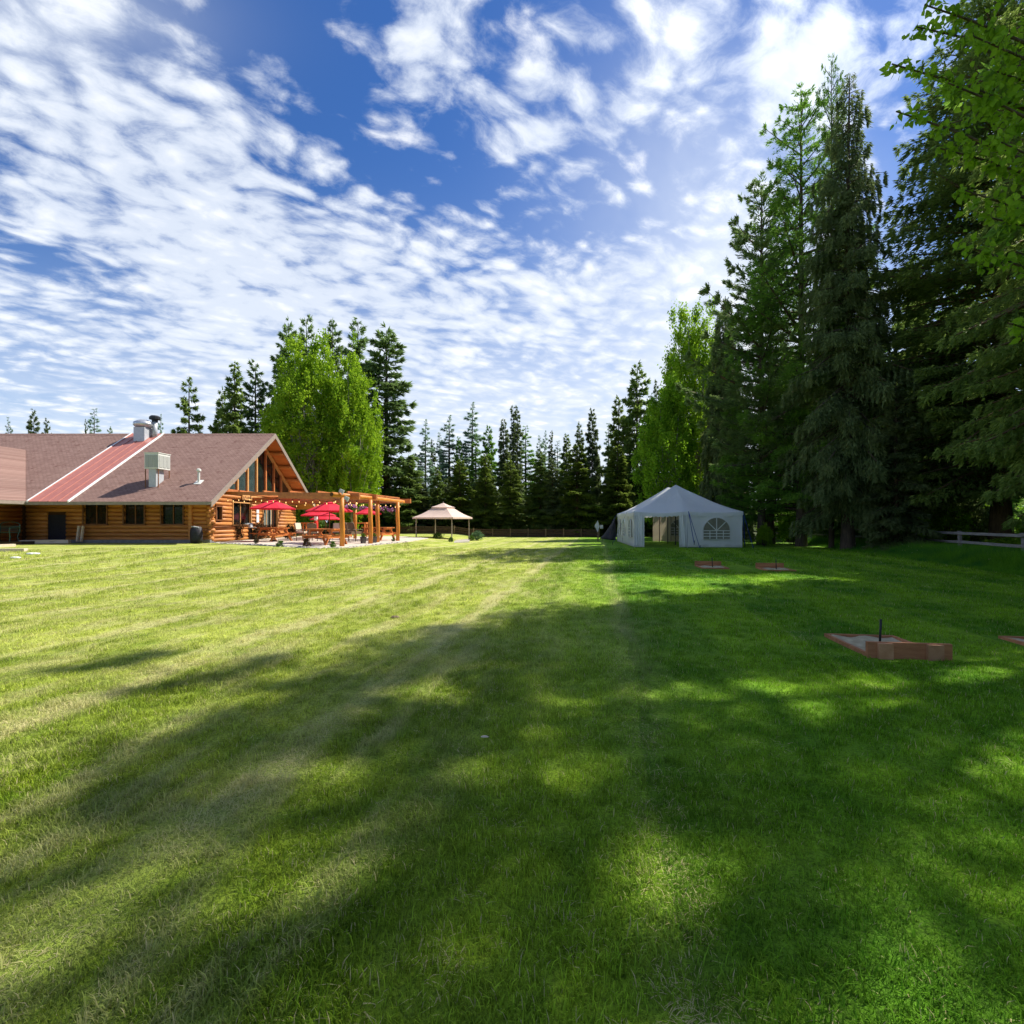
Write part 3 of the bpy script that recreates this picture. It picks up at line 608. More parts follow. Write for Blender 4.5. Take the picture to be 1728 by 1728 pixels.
# trees just out of view on the right whose shade lies on the lawn
for i, (x, y, k, s) in enumerate([(17.8, 10.7, 'openlarch', (1.0, 1.0, 1.2)), (15.5, 3.5, 'openlarch', .95), (22.5, 11., 'openlarch', 1.12), (27., 14., 'farA', 1.6), (16, -4., 'farA', 1.5), (12., -8, 'farB', 1.25), (23., 2., 'farB', 1.7)]):
    plant('larch_tree' if 'larch' in k else 'spruce_tree', LIB[k], (x, y, -.05), i * 1.3, s, 'tree standing off to the right of the view beyond the lawn edge', 'tree', 'trees off to the right of the view')

# ---- broadleaf tree whose boughs hang into the upper right corner
def overhang():
    r = np.random.default_rng(77); base = np.array([13.6, 9.2, 0.]); Hh = 24.
    p0 = []; p1 = []; r0 = []; r1 = []; P = []; D = []; T = []
    for i in range(8):
        f0, f1 = i / 8, (i + 1) / 8; p0.append([.3 * math.sin(f0 * 3), 0, f0 * Hh]); p1.append([.3 * math.sin(f1 * 3), 0, f1 * Hh]); r0.append(.26 * (1 - f0 * .85)); r1.append(.26 * (1 - f1 * .85))
    tips = [(1505, 108, 9.3), (1512, 188, 9.0), (1545, 45, 9.6), (1560, 8, 9.), (1585, 250, 9.4), (1625, 320, 9.), (1622, 412, 8.8), (1600, 140, 8.6), (1660, 365, 9.6), (1690, 240, 8.4), (1680, 120, 9.), (1640, 60, 8.6), (1715, 425, 9.), (1700, 545, 8.6), (1722, 330, 8.3), (1650, 190, 10.), (1720, 40, 9.4), (1612, -60, 9.), (1560, -120, 9.6), (1680, -140, 9)]
    ends = [np.array(at(*t)) - base for t in tips]
    for i in range(14):
        a = r.uniform(0, 6.283); z = r.uniform(5.5, 24.5); L = 6.0 * (1 - (max(0, z - 12) / 15) ** 2) * r.uniform(.6, 1.05)
        if math.cos(a) < -.35 and z < 11: a += 3.14
        ends.append(np.array([math.cos(a) * L, math.sin(a) * L, z + .3]))
    for e_ in ends:
        h = math.hypot(e_[0], e_[1]); zb = max(2.5, e_[2] - h * .55); b = np.array([.2, 0, zb]); c1 = b + (e_ - b) * .5 + np.array([0, 0, h * .14])
        N_ = 8; pts = [(1 - t) ** 2 * b + 2 * t * (1 - t) * c1 + t * t * e_ for t in np.linspace(0, 1, N_)]
        for i in range(N_ - 1): p0.append(pts[i]); p1.append(pts[i + 1]); r0.append(.055 * (1 - i / N_) + .006); r1.append(.055 * (1 - (i + 1) / N_) + .005)
        ntw = int(h * 3.2)
        for k in range(ntw):                       # twigs with leaves
            t = .35 + .65 * (k + r.random()) / ntw; q0 = (1 - t) ** 2 * b + 2 * t * (1 - t) * c1 + t * t * e_
            dr = unit(np.array([(e_ - b) * .12 + r.normal(size=3) * .55]))[0]; dr[2] = dr[2] * .5 - .05; L = r.uniform(.3, .95) * (1.25 - t)
            q1 = q0 + dr * L; p0.append(q0); p1.append(q1); r0.append(.007); r1.append(.003)
            nl = int(10 + L * 30) if len(P) < 420 else int(6 + L * 14); ss_ = r.random(nl)[:, None]; P.append(q0 + dr * L * ss_ + r.normal(0, .07, (nl, 3))); dd = r.normal(size=(nl, 3)) * .6; dd[:, 2] -= .75; D.append(dd); T.append(np.full(nl, r.random() * .6) + r.random(nl) * .4)
    P = np.concatenate(P); D = unit(np.concatenate(D)); T = np.concatenate(T); n = len(P)
    # leaf: six-sided heart, folded on the midrib
    l = .115 * r.uniform(.65, 1.25, n)[:, None]; S = unit(np.cross(D, r.normal(size=(n, 3)))); U = np.cross(D, S)
    V = np.stack([P, P + D * l * .25 + S * l * .42 + U * l * .08, P + D * l * .62 + S * l * .33 + U * l * .06, P + D * l * 1.15, P + D * l * .62 - S * l * .33 + U * l * .06, P + D * l * .25 - S * l * .42 + U * l * .08], 1).reshape(-1, 3)
    B = np.arange(n)[:, None] * 6; F = np.stack([B + np.array([[0, 1, 2, 3]]), B + np.array([[0, 3, 4, 5]])], 1).reshape(-1, 4)
    cr = npmesh('crown', V, F, M['cottondk'], np.repeat(T, 2)); Vt, Ft = tubes_np((np.array(p0), np.array(p1), np.array(r0), np.array(r1)), 6)
    t = thing('broadleaf_tree', 'broadleaf tree whose bright leafy boughs hang into the upper right corner', 'tree', tuple(base)); obj('crown', cr, t); obj('trunk', npmesh('trunk', Vt, Ft, M['bark']), t)
overhang()

# ---- trees behind the lodge
tree_px('openspruce', 'spruce_tree', 319, 630, 60., 'spruce with separate upswept boughs standing alone behind the roof', 110)
tree_px('farA', 'spruce_tree', 396, 610, 62., 'narrow pointed dark spruce left of the bright cottonwoods', 78)
tree_px('pinefar2', 'pine_tree', 431, 609, 66., 'sparse grey green pine between dark spruce and cottonwoods', 62)
tree_px('farB', 'spruce_tree', 375, 655, 66., 'shorter spruce half hidden left of the pointed dark spruce', 60)
tree_px('pinefar', 'pine_tree', 487, 541, 66., 'leftmost tall pine behind the bright cottonwoods', 75)
tree_px('pinefar2', 'pine_tree', 517, 532, 68., 'tall pine with its tip showing over the cottonwood top', 60)
tree_px('pinefar', 'pine_tree', 561, 540, 68., 'tall pine third from the left behind the cottonwoods', 72)
tree_px('pinefar2', 'pine_tree', 604, 536, 66., 'tall airy pine fourth from the left behind the cottonwoods', 76)
tree_px('pinefar', 'pine_tree', 652, 552, 58., 'big full pine at the right end of the cottonwood group', 122)
tree_px('farB', 'spruce_tree', 690, 770, 56., 'low dark spruce at the foot of the big full pine', 70)
tree_px('cottonA', 'cottonwood_tree', 521, 572, 50., 'large bright spring green cottonwood rising behind the gable', 152, rz=.4)
tree_px('cottonB', 'cottonwood_tree', 596, 600, 49., 'smaller bright cottonwood with pale stems behind the pergola', 98)
tree_px('cottonB', 'cottonwood_tree', 470, 690, 52., 'low green cottonwood close behind the roof peak', 60, cm='cottondk')
for px, tp, Y, w, k, lb in [(14, 702, 95, 20, 'larchfar', 'tiny pale far tree at the left edge above the roof'), (57, 689, 95, 34, 'farC', 'small dark far spruce with stepped boughs above the left roof'), (79, 704, 97, 26, 'farC', 'shorter far spruce just right of the stepped one'),
                            (159, 687, 95, 36, 'larchfar', 'pale cone-shaped far larch above the middle of the left roof'), (145, 706, 99, 14, 'farC', 'thin dark tree beside the pale cone-shaped larch'), (186, 720, 99, 22, 'pinefar2', 'small round far pine left of the roof fan'), (271, 697, 97, 22, 'larchfar', 'faint pale far tree right of the black roof pipe')]:
    tree_px(k, 'far_tree', px, tp, Y, lb, w)

# ---- back row beyond the far fence
BR = [(718, 706, 84, 30, 'larchfar', None, 'pale bare-stemmed larch standing leftmost in the back row'), (730, 741, 86, 14, 'slim', None, 'thin dark pole-like conifer beside the leftmost larch'),
      (742, 728, 88, 24, 'larchfar', None, 'faint short larch second in the back row'), (758, 699, 80, 40, 'larchfar', None, 'tall pale larch behind the beige gazebo'), (774, 736, 78, 24, 'farA', 'larch', 'small fresh green larch above the gazebo'),
      (797, 677, 80, 40, 'larchfar', None, 'tallest pale larch of the back row'), (803, 730, 74, 26, 'larchfar', 'larch', 'green larch in front of the tallest pale larch'), (825, 718, 76, 38, 'farB', 'larch', 'broad bright green larch in the middle of the back row'),
      (850, 706, 66, 36, 'farA', 'spruceblue', 'dark pointed spruce left of the twin thin tops'), (866, 684, 72, 20, 'slim', None, 'left one of two very thin twin tops'), (873, 684, 72.6, 20, 'slim', None, 'right one of two very thin twin tops'),
      (887, 716, 76, 34, 'larchfar', 'larch', 'vivid green larch right of the twin tops'), (911, 733, 80, 26, 'larchfar', None, 'pale small larch right of the vivid larch'), (920, 725, 84, 20, 'larchfar', None, 'faint far larch beside the thin dark top'), (930, 726, 78, 13, 'slim', None, 'single very thin dark top in the centre right'),
      (941, 742, 78, 24, 'larchfar', None, 'grey far larch left of the tall pair'), (956, 731, 62, 34, 'farA', None, 'mid green spruce left of the tall dark pair'), (978, 712, 66, 30, 'farB', 'spruceblue', 'dark spruce left of the tall slender spruce'),
      (999, 688, 62, 36, 'farA', 'spruceblue', 'tall slender dark spruce near the sign post'), (1027, 712, 70, 26, 'larchfar', None, 'pale larch seen between the tall spruces'), (1044, 668, 60, 50, 'farB', 'spruceolive', 'olive spruce leaning on the tallest one left of the marquee'),
      (1075, 610, 58, 66, 'farB', None, 'tallest spruce of the back row left of the marquee'), (1098, 665, 74, 20, 'slim', None, 'thin dark conifer seen left of the leafy cottonwood'), (1108, 640, 76, 18, 'slim', None, 'thinnest dark conifer just left of the cottonwood leaves')]
for px, tp, Y, w, k, cm, lb in BR: tree_px(k, 'larch_tree' if 'larch' in lb else 'spruce_tree', px, tp, Y, lb, w * (1.0 if k == 'slim' else 1.3), cm=cm)
NR = [(738, 786, 58, 34, 'farB', 'spruce', 'small fresh green spruce left of the gazebo peak'), (776, 776, 57, 56, 'farB', 'spruceolive', 'bushy olive spruce right behind the gazebo'), (819, 765, 57, 46, 'farA', 'spruceolive', 'brownish olive spruce right of the gazebo'),
      (861, 773, 57, 48, 'farB', 'spruceolive', 'olive spruce under the twin thin tops'), (911, 760, 56, 56, 'farA', None, 'broad dark spruce in the middle of the front row'), (932, 772, 55.5, 40, 'farB', 'spruceblue', 'dark blue-green spruce right of the broad one'),
      (974, 749, 55, 66, 'farB', 'spruceolive', 'sunlit spruce with bright boughs left of the sign post'), (1042, 751, 55, 66, 'farA', 'spruceolive', 'full sunlit olive spruce between sign post and marquee'), (1086, 775, 57, 40, 'farB', 'spruceolive', 'short olive spruce against the tallest dark one'),
      (712, 812, 57, 44, 'farA', 'spruceblue', 'low dark spruce at the left of the gazebo')]
for px, tp, Y, w, k, cm, lb in NR: tree_px(k, 'spruce_tree', px, tp, Y, lb, w * 1.22, cm=cm)
ORD = 'first second third fourth fifth sixth seventh eighth ninth tenth eleventh twelfth thirteenth fourteenth fifteenth sixteenth seventeenth eighteenth nineteenth twentieth twenty-first twenty-second twenty-third twenty-fourth twenty-fifth twenty-sixth twenty-seventh twenty-eighth twenty-ninth thirtieth thirty-first thirty-second thirty-third thirty-fourth'.split()
for i in range(34):
    px = 640 + i * 15.5 + random.uniform(-4, 4); tp = random.uniform(785, 835); Y = random.uniform(60, 70)
    tree_px(['farA', 'farB'][i % 2], 'spruce_tree', px, tp, Y, 'low dark spruce filling in the back row, %s from the left' % ORD[i], random.uniform(36, 56), 'dark infill spruces of the back row', 'spruceblue')
for i in range(10):
    tree_px(['farA', 'farB'][i % 2], 'spruce_tree', -100 + i * 55 + random.uniform(-9, 9), random.uniform(770, 800), 80 + i % 3, 'low conifer hidden behind the lodge roof', 60, 'conifers behind the lodge roof', 'spruceblue')
# far-off wood closing the view
r = np.random.default_rng(5); n = 60000; ang = r.uniform(R(-62), R(298), n); rad = r.uniform(92, 120, n); Px = np.sin(ang) * rad; Py = np.cos(ang) * rad
hz_ = 5.5 + 2.0 * np.sin(ang * 37) * np.sin(ang * 13 + 1) + 1.2 * np.sin(ang * 91); Pz = r.random(n) ** .8 * hz_
D = r.normal(size=(n, 3)); D[:, 2] -= .5
tag(obj('far_wood', leaves_to_mesh('far_wood', np.stack([Px, Py, Pz], -1), unit(D), r.uniform(.8, 1.7, n), r.uniform(.4, .9, n), r.random(n) * .5, M['spruce'], r)), 'far wood closing the view beyond the back row', 'wood', kind='stuff')

# ================================================================ LOG LODGE (built in survey units, stood at 0.8)
K = .8
def S(x, y, z): return Vector((K * x, K * y, K * z + RISE))
O = Vector((-22.6, 38.4, 0))
def UB(o=O): return MB(Matrix.Translation(-o))
lodge = thing('log_lodge', 'long honey-coloured log lodge with brown shingle roof and glazed gable', 'lodge', S(*O), scale=K)
EY, RY, FY, EZ, RZ = 36., 45.8, 55.6, 3.0, 9.42; SLP = (RZ - EZ) / (RY - EY)
def rz_(y): return EZ + SLP * (y - EY) if y < RY else EZ + SLP * (FY - y)
XG, XW, YW = -21.2, -22.6, 38.35          # roof edge, gable wall, long wall
# roofs
def slab(name, pts, th, mt, parent=lodge): return UB().prism([(a, b, c - th) for a, b, c in pts], (0, 0, th)).build(name, mt, parent)
near = slab('roof', [(-60, EY, EZ), (XG, EY, EZ), (XG, RY, RZ), (-60, RY, RZ)], .13, M['shingle'])
slab('roof', [(-60, RY + .002, RZ), (XG, RY + .002, RZ), (XG, FY, EZ), (-60, FY, EZ)], .13, M['shingle'])
UB().prism([(-60, RY - .22, RZ - .12), (-60, RY, RZ + .05), (-60, RY + .22, RZ - .12)], (60 + XG, 0, 0)).build('ridge_cap', M['shingle'], lodge)
slab('soffit', [(-59, EY + .06, EZ - .15), (XG - .08, EY + .06, EZ - .15), (XG - .08, RY, RZ - .15), (-59, RY, RZ - .15)], .07, M['soffit'])
# far slope: separate soffit boards, seen from below
for i in range(12):
    y0 = RY + .01 + i * .8; y1 = min(y0 + .785, FY - .05)
    UB().prism([(-24.6, y0, rz_(y0) - .22), (XG - .08, y0, rz_(y0) - .22), (XG - .08, y1, rz_(y1) - .22), (-24.6, y1, rz_(y1) - .22)], (0, 0, .06)).build('soffit_board', M['soffit'], lodge)
for a, b in ((EY, RY), (FY, RY)):
    UB().prism([(XG, a, EZ - .40), (XG, a, EZ + .02), (XG, b, RZ + .03), (XG, b, RZ - .39)], (.07, 0, 0)).build('barge_board', M['fascia'], lodge)
UB().box((-40.6, EY - .03, EZ - .12), (38.8, .05, .22)).build('eave_fascia', M['fascia'], lodge)
# red metal strip
for i in range(4):
    x0 = -33.95 + i * .69; o_ = .035
    mb = UB(); mb.prism([(x0, EY - .08, EZ - .05 + o_), (x0 + .67, EY - .08, EZ - .05 + o_), (x0 + .67, RY, RZ + o_), (x0, RY, RZ + o_)], (0, 0, .02))
    for xr in (x0 + .02,): mb.prism([(xr - .025, EY - .08, EZ - .03 + o_), (xr + .025, EY - .08, EZ - .03 + o_), (xr + .025, RY, RZ + .02 + o_), (xr - .025, RY, RZ + .02 + o_)], (0, 0, .045))
    mb.build('roof_panel', M['metalred'], lodge)
for xr in (-34.0, -31.14):
    UB().prism([(xr - .05, EY - .1, EZ - .06), (xr + .05, EY - .1, EZ - .06), (xr + .05, RY, RZ + .0), (xr - .05, RY, RZ + .0)], (0, 0, .13)).build('edge_trim', M['whitetrim'], lodge)
# wing roof at the left
slab('wing_roof', [(-34.2, 26, 3.06), (-34.2, 36.0, 3.06), (-40.8, 42.95, 7.62), (-40.8, 26, 7.62)], .13, M['shingle'])
slab('wing_roof', [(-40.802, 26, 7.62), (-40.802, 42.95, 7.62), (-47.4, 36, 3.06), (-47.4, 26, 3.06)], .13, M['shingle'])
UB().box((-34.17, 31, 2.92), (.05, 10, .22)).build('eave_fascia', M['fascia'], lodge)
# walls: backing cores
def core(x0, x1, y0, y1, z0, z1): UB().box(((x0 + x1) / 2, (y0 + y1) / 2, (z0 + z1) / 2), (x1 - x0, y1 - y0, z1 - z0)).build('wall', M['chink'], lodge)
core(-58, XW - .06, YW + .06, YW + .3, 0, 4.35)
core(XW - .3, XW - .06, YW + .31, 53.2, 0, 3.95)
core(-36.7, -36.46, 26, YW, 0, 4.1)
core(-58, XW - .06, 53.0, 53.2, 0, 4.35)
UB().box((-29.6, YW - .12, .06), (14.4, .5, .36)).build('footing', M['found'], lodge)
RL = .165; STEP = .31
def logs(axis, c, a, b, z1, holes, z0=.30, jit=True):
    k = 0
    while z0 + k * STEP < z1:
        z = z0 + k * STEP; segs = [(a, b)]
        for (h0, h1, w0, w1) in holes:
            if w0 - .10 < z < w1 + .10:
                segs = [s_ for x0, x1 in segs for s_ in ((x0, min(x1, h0)), (max(x0, h1), x1)) if s_[1] - s_[0] > .05]
        for x0, x1 in segs:
            r = RL * random.uniform(.94, 1.05); e = random.uniform(-.06, .10)
            n_ = max(2, int((x1 - x0) / 3)); ts = [x0 + (x1 - x0) * i / n_ for i in range(n_ + 1)]
            mb = UB()
            if axis == 'x':
                if abs(x1 - b) < .01: ts[-1] += .22 + e
                mb.tube([(t, c + random.uniform(-.008, .008), z) for t in ts], r, 8)
            else:
                if abs(x0 - a) < .01: ts[0] -= .2 + e
                mb.tube([(c + random.uniform(-.008, .008), t, z) for t in ts], r, 8)
            mb.build('log', M['log'], lodge, smooth=True)
        k += 1
WIN = [(-31.95, -30.25), (-28.95, -27.45), (-26.15, -24.55)]
logs('x', YW, -36.3, XW, 4.3, [(a, b, 1.35, 2.98) for a, b in WIN] + [(-34.75, -33.3, 0, 2.15)])
GW = [(38.78, 39.62, 1.65, 2.80), (41.1, 44.1, 1.25, 3.2), (46.05, 49.1, .95, 3.25)]
logs('y', XW, YW, 53.2, 3.9, GW, z0=.18)
logs('y', -36.5, 27., 38.0, 3.9, [], z0=.3)
UB().box((-23.95, YW - .15, 1.7), (.24, .26, 3.2)).build('corner_post', M['log'], lodge)
UB().box((-34.03, YW + .02, 1.10), (1.40, .08, 2.0)).build('door', mat('navy_door', (.012, .014, .03), (.02, .022, .04), .5), lodge)
def window(axis, c, a, b, z0, z1, nm, gl='glass', fr='frame', depth=.12):
    f = .09; mb = UB(); out = -1 if axis == 'x' else 1
    def bx(p0, p1, q0, q1, off, th):
        cc = c + out * off
        if axis == 'x': mb.box(((p0 + p1) / 2, cc, (q0 + q1) / 2), (p1 - p0, th, q1 - q0))
        else: mb.box((cc, (p0 + p1) / 2, (q0 + q1) / 2), (th, p1 - p0, q1 - q0))
    bx(a, b, z0 - f, z0, .10, .22); bx(a, b, z1, z1 + f, .10, .22); bx(a - f, a, z0 - f, z1 + f, .10, .2); bx(b, b + f, z0 - f, z1 + f, .10, .2)
    for i in range(1, nm): x = a + (b - a) * i / nm; bx(x - .035, x + .035, z0, z1, -.02, .08)
    w = mb.build('window', M[fr], lodge)
    mb = UB(); bx(a, b, z0, z1, -.045, .02); mb.build('pane', M[gl], w)
    return w
for a, b in WIN: window('x', YW, a, b, 1.42, 2.9, 2)
window('y', XW, 38.85, 39.55, 1.75, 2.72, 2)
w1 = window('y', XW, 41.2, 44.0, 1.35, 3.12, 2, fr='framelt')
w2 = window('y', XW, 46.15, 49.0, 1.05, 3.17, 3, fr='framelt')
mb = UB(); [mb.box((XW + .005, y, 2.1), (.012, .10, 1.9)) for y in (46.5, 46.75, 47.0, 47.35, 47.9, 48.1, 48.4)]; mb.build('curtain', M['curtain'], w2)
# glazed gable
def zt(y): return rz_(y) - .62
posts_y = [40.55, 41.95, 43.55, 45.1, 46.75, 48.35, 49.9]
for i in range(len(posts_y) - 1):
    a, b = posts_y[i] + .12, posts_y[i + 1] - .12; pts = [(XW, a, 4.16), (XW, b, 4.16), (XW, b, zt(b))]
    if a < RY < b: pts.append((XW, RY, zt(RY)))
    pts.append((XW, a, zt(a)))
    UB().prism(pts, (.02, 0, 0)).build('gable_pane', M['glassteal' if i < 3 else 'glass'], lodge)
for y in posts_y: UB().bar((XW + .05, y, 4.0), (XW + .05, y, zt(y) + .05), .24, .2).build('gable_post', M['framelt'] if y < 46 else M['beam'], lodge)
UB().bar((XW + .06, 38.4, 4.02), (XW + .06, 53.2, 4.02), .28, .30).build('gable_beam', M['beam'], lodge)
UB().bar((XW + .09, 39.6, zt(39.6) + .02), (XW + .09, RY, zt(RY) + .02), .2, .24).build('rafter_trim', M['framelt'], lodge)
UB().bar((XW + .09, RY, zt(RY) + .02), (XW + .09, 52.6, zt(52.6) + .02), .2, .24).build('rafter_trim', M['framelt'], lodge)
UB().prism([(XW - .05, 39.2, 3.95), (XW - .05, 53., 3.95), (XW - .05, RY, RZ - .3)], (-.04, 0, 0)).build('gable_backing', M['chink'], lodge)
for y in (RY, 44.1, 42.45, 40.8, 39.15, 37.4, 47.5, 49.15, 50.8, 52.4, 54.2):
    z = rz_(y) - .42; UB().tube([(-23.4, y, z), (XG - .06, y, z)], .17, 10).build('purlin', M['log'], lodge, smooth=False)
# name boards over the big windows: three rough planks with weathered carving
for a, b, z in ((42.45, 43.7, 3.62), (43.85, 45.7, 3.60), (45.75, 48.6, 3.58)):
    sgn = UB().box((XW + .24, (a + b) / 2, z), (.05, b - a, .42)).build('sign_board', M['framelt'], lodge)
    mb = UB(); y = a + .12
    while y < b - .15:
        w = random.uniform(.10, .2); mb.box((XW + .272, y + w / 2, z + random.uniform(-.05, .05)), (.015, w, random.uniform(.05, .2))); y += w + .12
    mb.build('carving', M['frame'], sgn)
for z0, z1 in ((2.32, 2.95), (1.52, 2.22)): UB().box((XW + .2, 45.1, (z0 + z1) / 2), (.03, .42, z1 - z0)).build('notice', M['paper'], lodge)

# things on the roof (same survey units)
def uthing(name, label, cat, o, group=None): return thing(name, label, cat, S(*o), group=group, scale=K)
o = Vector((-27.05, 37.6, rz_(37.6))); t = uthing('evaporative_cooler', 'pale square evaporative cooler on legs on the brown shingle roof', 'cooler', o)
UB(o).box((-26.5, 38.28, 6.06), (1.02, 1.3, 1.15)).build('housing', M['ac'], t)
UB(o).box((-26.5, 38.28, 6.66), (1.1, 1.38, .05)).build('lid', M['ac'], t)
for fx in (-26.81, -26.5, -26.19): UB(o).box((fx, 37.62, 6.04), (.27, .03, .9)).build('grille', M['acgrille'], t)
for fy in (37.86, 38.28, 38.70): UB(o).box((-25.98, fy, 6.04), (.03, .34, .88)).build('grille', M['acgrille'], t)
for x, y in ((-26.97, 37.68), (-26.03, 37.68), (-26.97, 38.88), (-26.03, 38.88)): UB(o).bar((x, y, rz_(y) - .05), (x, y, 5.45), .05, .05).build('leg', M['frame'], t)
UB(o).prism([(-26.78, 37.75, rz_(37.75) - .1), (-26.25, 37.75, rz_(37.75) - .1), (-26.25, 38.6, rz_(38.6) - .1), (-26.78, 38.6, rz_(38.6) - .1)], (0, 0, 1.6)).build('duct', M['galvdull'], t)
o = Vector((-23.45, 38.33, rz_(38.33))); t = uthing('vent_pipe', 'short white vent pipe with cap on the lower right roof', 'vent pipe', o)
UB(o).lathe([(.085, o.z - .1), (.085, o.z + .85)], 12, (o.x, o.y, 0)).build('pipe', M['ac'], t); UB(o).lathe([(.16, o.z + .84), (.16, o.z + .97), (.08, o.z + 1.03)], 12, (o.x, o.y, 0)).build('cap', M['ac'], t)
UB(o).prism([(o.x - .25, o.y - .25, rz_(o.y - .25)), (o.x + .25, o.y - .25, rz_(o.y - .25)), (o.x + .25, o.y + .25, rz_(o.y + .25)), (o.x - .25, o.y + .25, rz_(o.y + .25))], (0, 0, .04)).build('flashing', M['ac'], t)
o = Vector((-32.55, 44.4, rz_(44.4))); t = uthing('roof_fan', 'silver mushroom-shaped exhaust fan on a grey box at the roof ridge', 'exhaust fan', o)
UB(o).box((-32.35, 44.95, 8.95), (.95, 1.1, 1.7)).build('curb_box', M['galvdull'], t)
UB(o).lathe([(.35, 9.8), (.62, 9.86), (.78, 10.05), (.74, 10.28), (.5, 10.42), (.3, 10.52), (.1, 10.56)], 24, (-32.35, 44.95, 0)).build('fan_hood', M['galv'], t, smooth=True)
o = Vector((-31.6, 45.3, rz_(45.3))); t = uthing('flue_pipe', 'grey flue pipe with black cap beside the silver roof fan', 'flue pipe', o)
UB(o).lathe([(.2, 8.9), (.2, 10.45)], 14, (-31.6, 45.3, 0)).build('pipe', M['galvdull'], t, smooth=True); UB(o).lathe([(.24, 10.4), (.24, 10.58), (.44, 10.62), (.44, 10.82), (.3, 10.95)], 14, (-31.6, 45.3, 0)).build('cap', M['black'], t)

# ================================================================ PATIO AND PERGOLA
fr_ = [gp(*p) for p in ((346, 915.5), (420, 919), (480, 922.5), (540, 926), (585, 925.3), (620, 921), (660, 917.5), (690, 914.6))]
bk = [Vector((-6.2, 38, RISE)), Vector((-9, 43, RISE)), Vector((-17.9, 43, RISE)), Vector((-17.9, 30.9, RISE))]
mb = MB(); mb.prism([(p.x, p.y, RISE - .12) for p in fr_ + bk], (0, 0, .16)); tag(mb.build('patio', M['conc']), 'pale concrete patio beside the log lodge', kind='structure')
PZ = RISE + .04
mb = MB(); r = random.Random(3)
for i in range(len(fr_) - 1):
    a, b = fr_[i], fr_[i + 1]; L = (b - a).length; n = int(L / .16)
    for k in range(n):
        p = a + (b - a) * (k / n); s = r.uniform(.05, .12)
        mb.lathe([(s * .7, 0), (s, s * .35), (s * .6, s * .8)], 6, (p.x + r.uniform(-.15, .12), p.y - r.uniform(.0, .22), RISE - .02), 1, r.uniform(.7, 1.2))
tag(mb.build('edging_stones', M['stone']), 'pale edging stones between patio and lawn', 'stones', kind='stuff')
perg = thing('pergola', 'open pergola of peeled posts and brown beams over the patio', 'pergola', (-8.5, 25.7, PZ)); po = MB(Matrix.Translation((8.5, -25.7, -PZ)))
def PB(): return MB(Matrix.Translation((8.5, -25.7, -PZ)))
posts = [(577, 923, 2.80), (625, 918.4, 2.82), (671, 913.6, 2.84), (637, 916, 2.95)]
for px, py, zt_ in posts:
    p = gp(px, py); PB().tube([(p.x, p.y, RISE - .1), (p.x + .03, p.y, 1.2), (p.x - .01, p.y, 2.0), (p.x, p.y, zt_)], [.125, .115, .12, .11], 10).build('post', M['post'], perg, smooth=True)
for x, y in ((-15.3, 40.2), (-11.4, 37.2)): PB().tube([(x, y, RISE), (x, y, 2.95)], .12, 10).build('post', M['post'], perg, smooth=True)
oa, ob = Vector((-8.70, 24.75, 2.91)), Vector((-7.36, 34.7, 2.94))
PB().tube([oa, oa.lerp(ob, .5) + Vector((0, 0, .02)), ob], [.125, .115, .11], 12).build('log_beam', M['post'], perg, smooth=True)
PB().tube([oa + Vector((-.02, -.012, 0)), oa + Vector((-.018, -.004, 0))], .10, 12).build('beam_end', M['chink'], perg)
beams = [(at(380, 832.3, 31.2), at(607, 835.3, 26.3)), (Vector((-17.9, 35.4, 3.1)), at(636, 838.5, 29.3)), (Vector((-17.9, 40.3, 3.15)), at(693, 845.5, 34.9)), (Vector((-17.9, 37.8, 3.12)), at(652, 842, 32.1))]
for i, (a, b) in enumerate(beams): PB().bar(a, b, .11, .19 if i == 0 else .3).build('beam', M['beam'], perg)
a, b = beams[0]; PB().bar(a.lerp(b, .44) - Vector((0, 0, .175)), b - Vector((0, 0, .175)), .09, .15).build('beam', M['beam'], perg)
for k in range(5):                 # light purlins across the beams
    f = .12 + k * .2; a = beams[0][0].lerp(beams[0][1], f); b = beams[2][0].lerp(beams[2][1], f); PB().bar(a + Vector((0, 0, .15)), b + Vector((0, 0, .205)), .09, .09).build('rafter', M['beam'], perg)
for (px, py, Y, lb) in ((576.5, 829, 25.3, 'grey flood lamp standing on top of the near pergola corner'), (585, 841, 25.2, 'grey flood lamp hanging under the near pergola corner'), (677, 846, 34.3, 'grey flood lamp at the far end of the log beam')):
    p = at(px, py, Y); t = thing('flood_lamp', lb, 'flood lamp', tuple(p)); MB().box((0, 0, 0), (.22, .14, .17), Matrix.Rotation(.4, 3, 'Y')).build('housing', M['galvdull'], t); MB().box((0, .09, -.09), (.05, .05, .14)).build('bracket', M['galv'], t)

def string(label, a, b, n, sag=.12, drop=.18):
    t = thing('string_lights', label, 'string lights', tuple(a)); pts = []
    for i in range(n * 2 + 1): f = i / (n * 2); pts.append((b - a) * f + Vector((0, 0, -sag * abs(math.sin(f * math.pi * 4)) - .02)))
    MB().tube(pts, .008, 4).build('cable', M['black'], t)
    for i in range(n):
        p = pts[i * 2 + 1]; s_ = MB().tube([p, p - Vector((0, 0, .08))], .018, 6).build('socket', M['black'], t)
        MB().lathe([(.010, -.17), (.025, -.14), (.023, -.11), (.014, -.08)], 8, tuple(p)).build('bulb', M['bulb'], s_, smooth=True)
a, b = beams[0]; dn = Vector((.05, -.08, -.22))
string('warm bulbs strung along the left half of the near pergola beam', a + dn, a.lerp(b, .42) + dn, 9)
string('warm bulbs strung along the right half of the near pergola beam', a.lerp(b, .42) + dn, b + dn, 12)
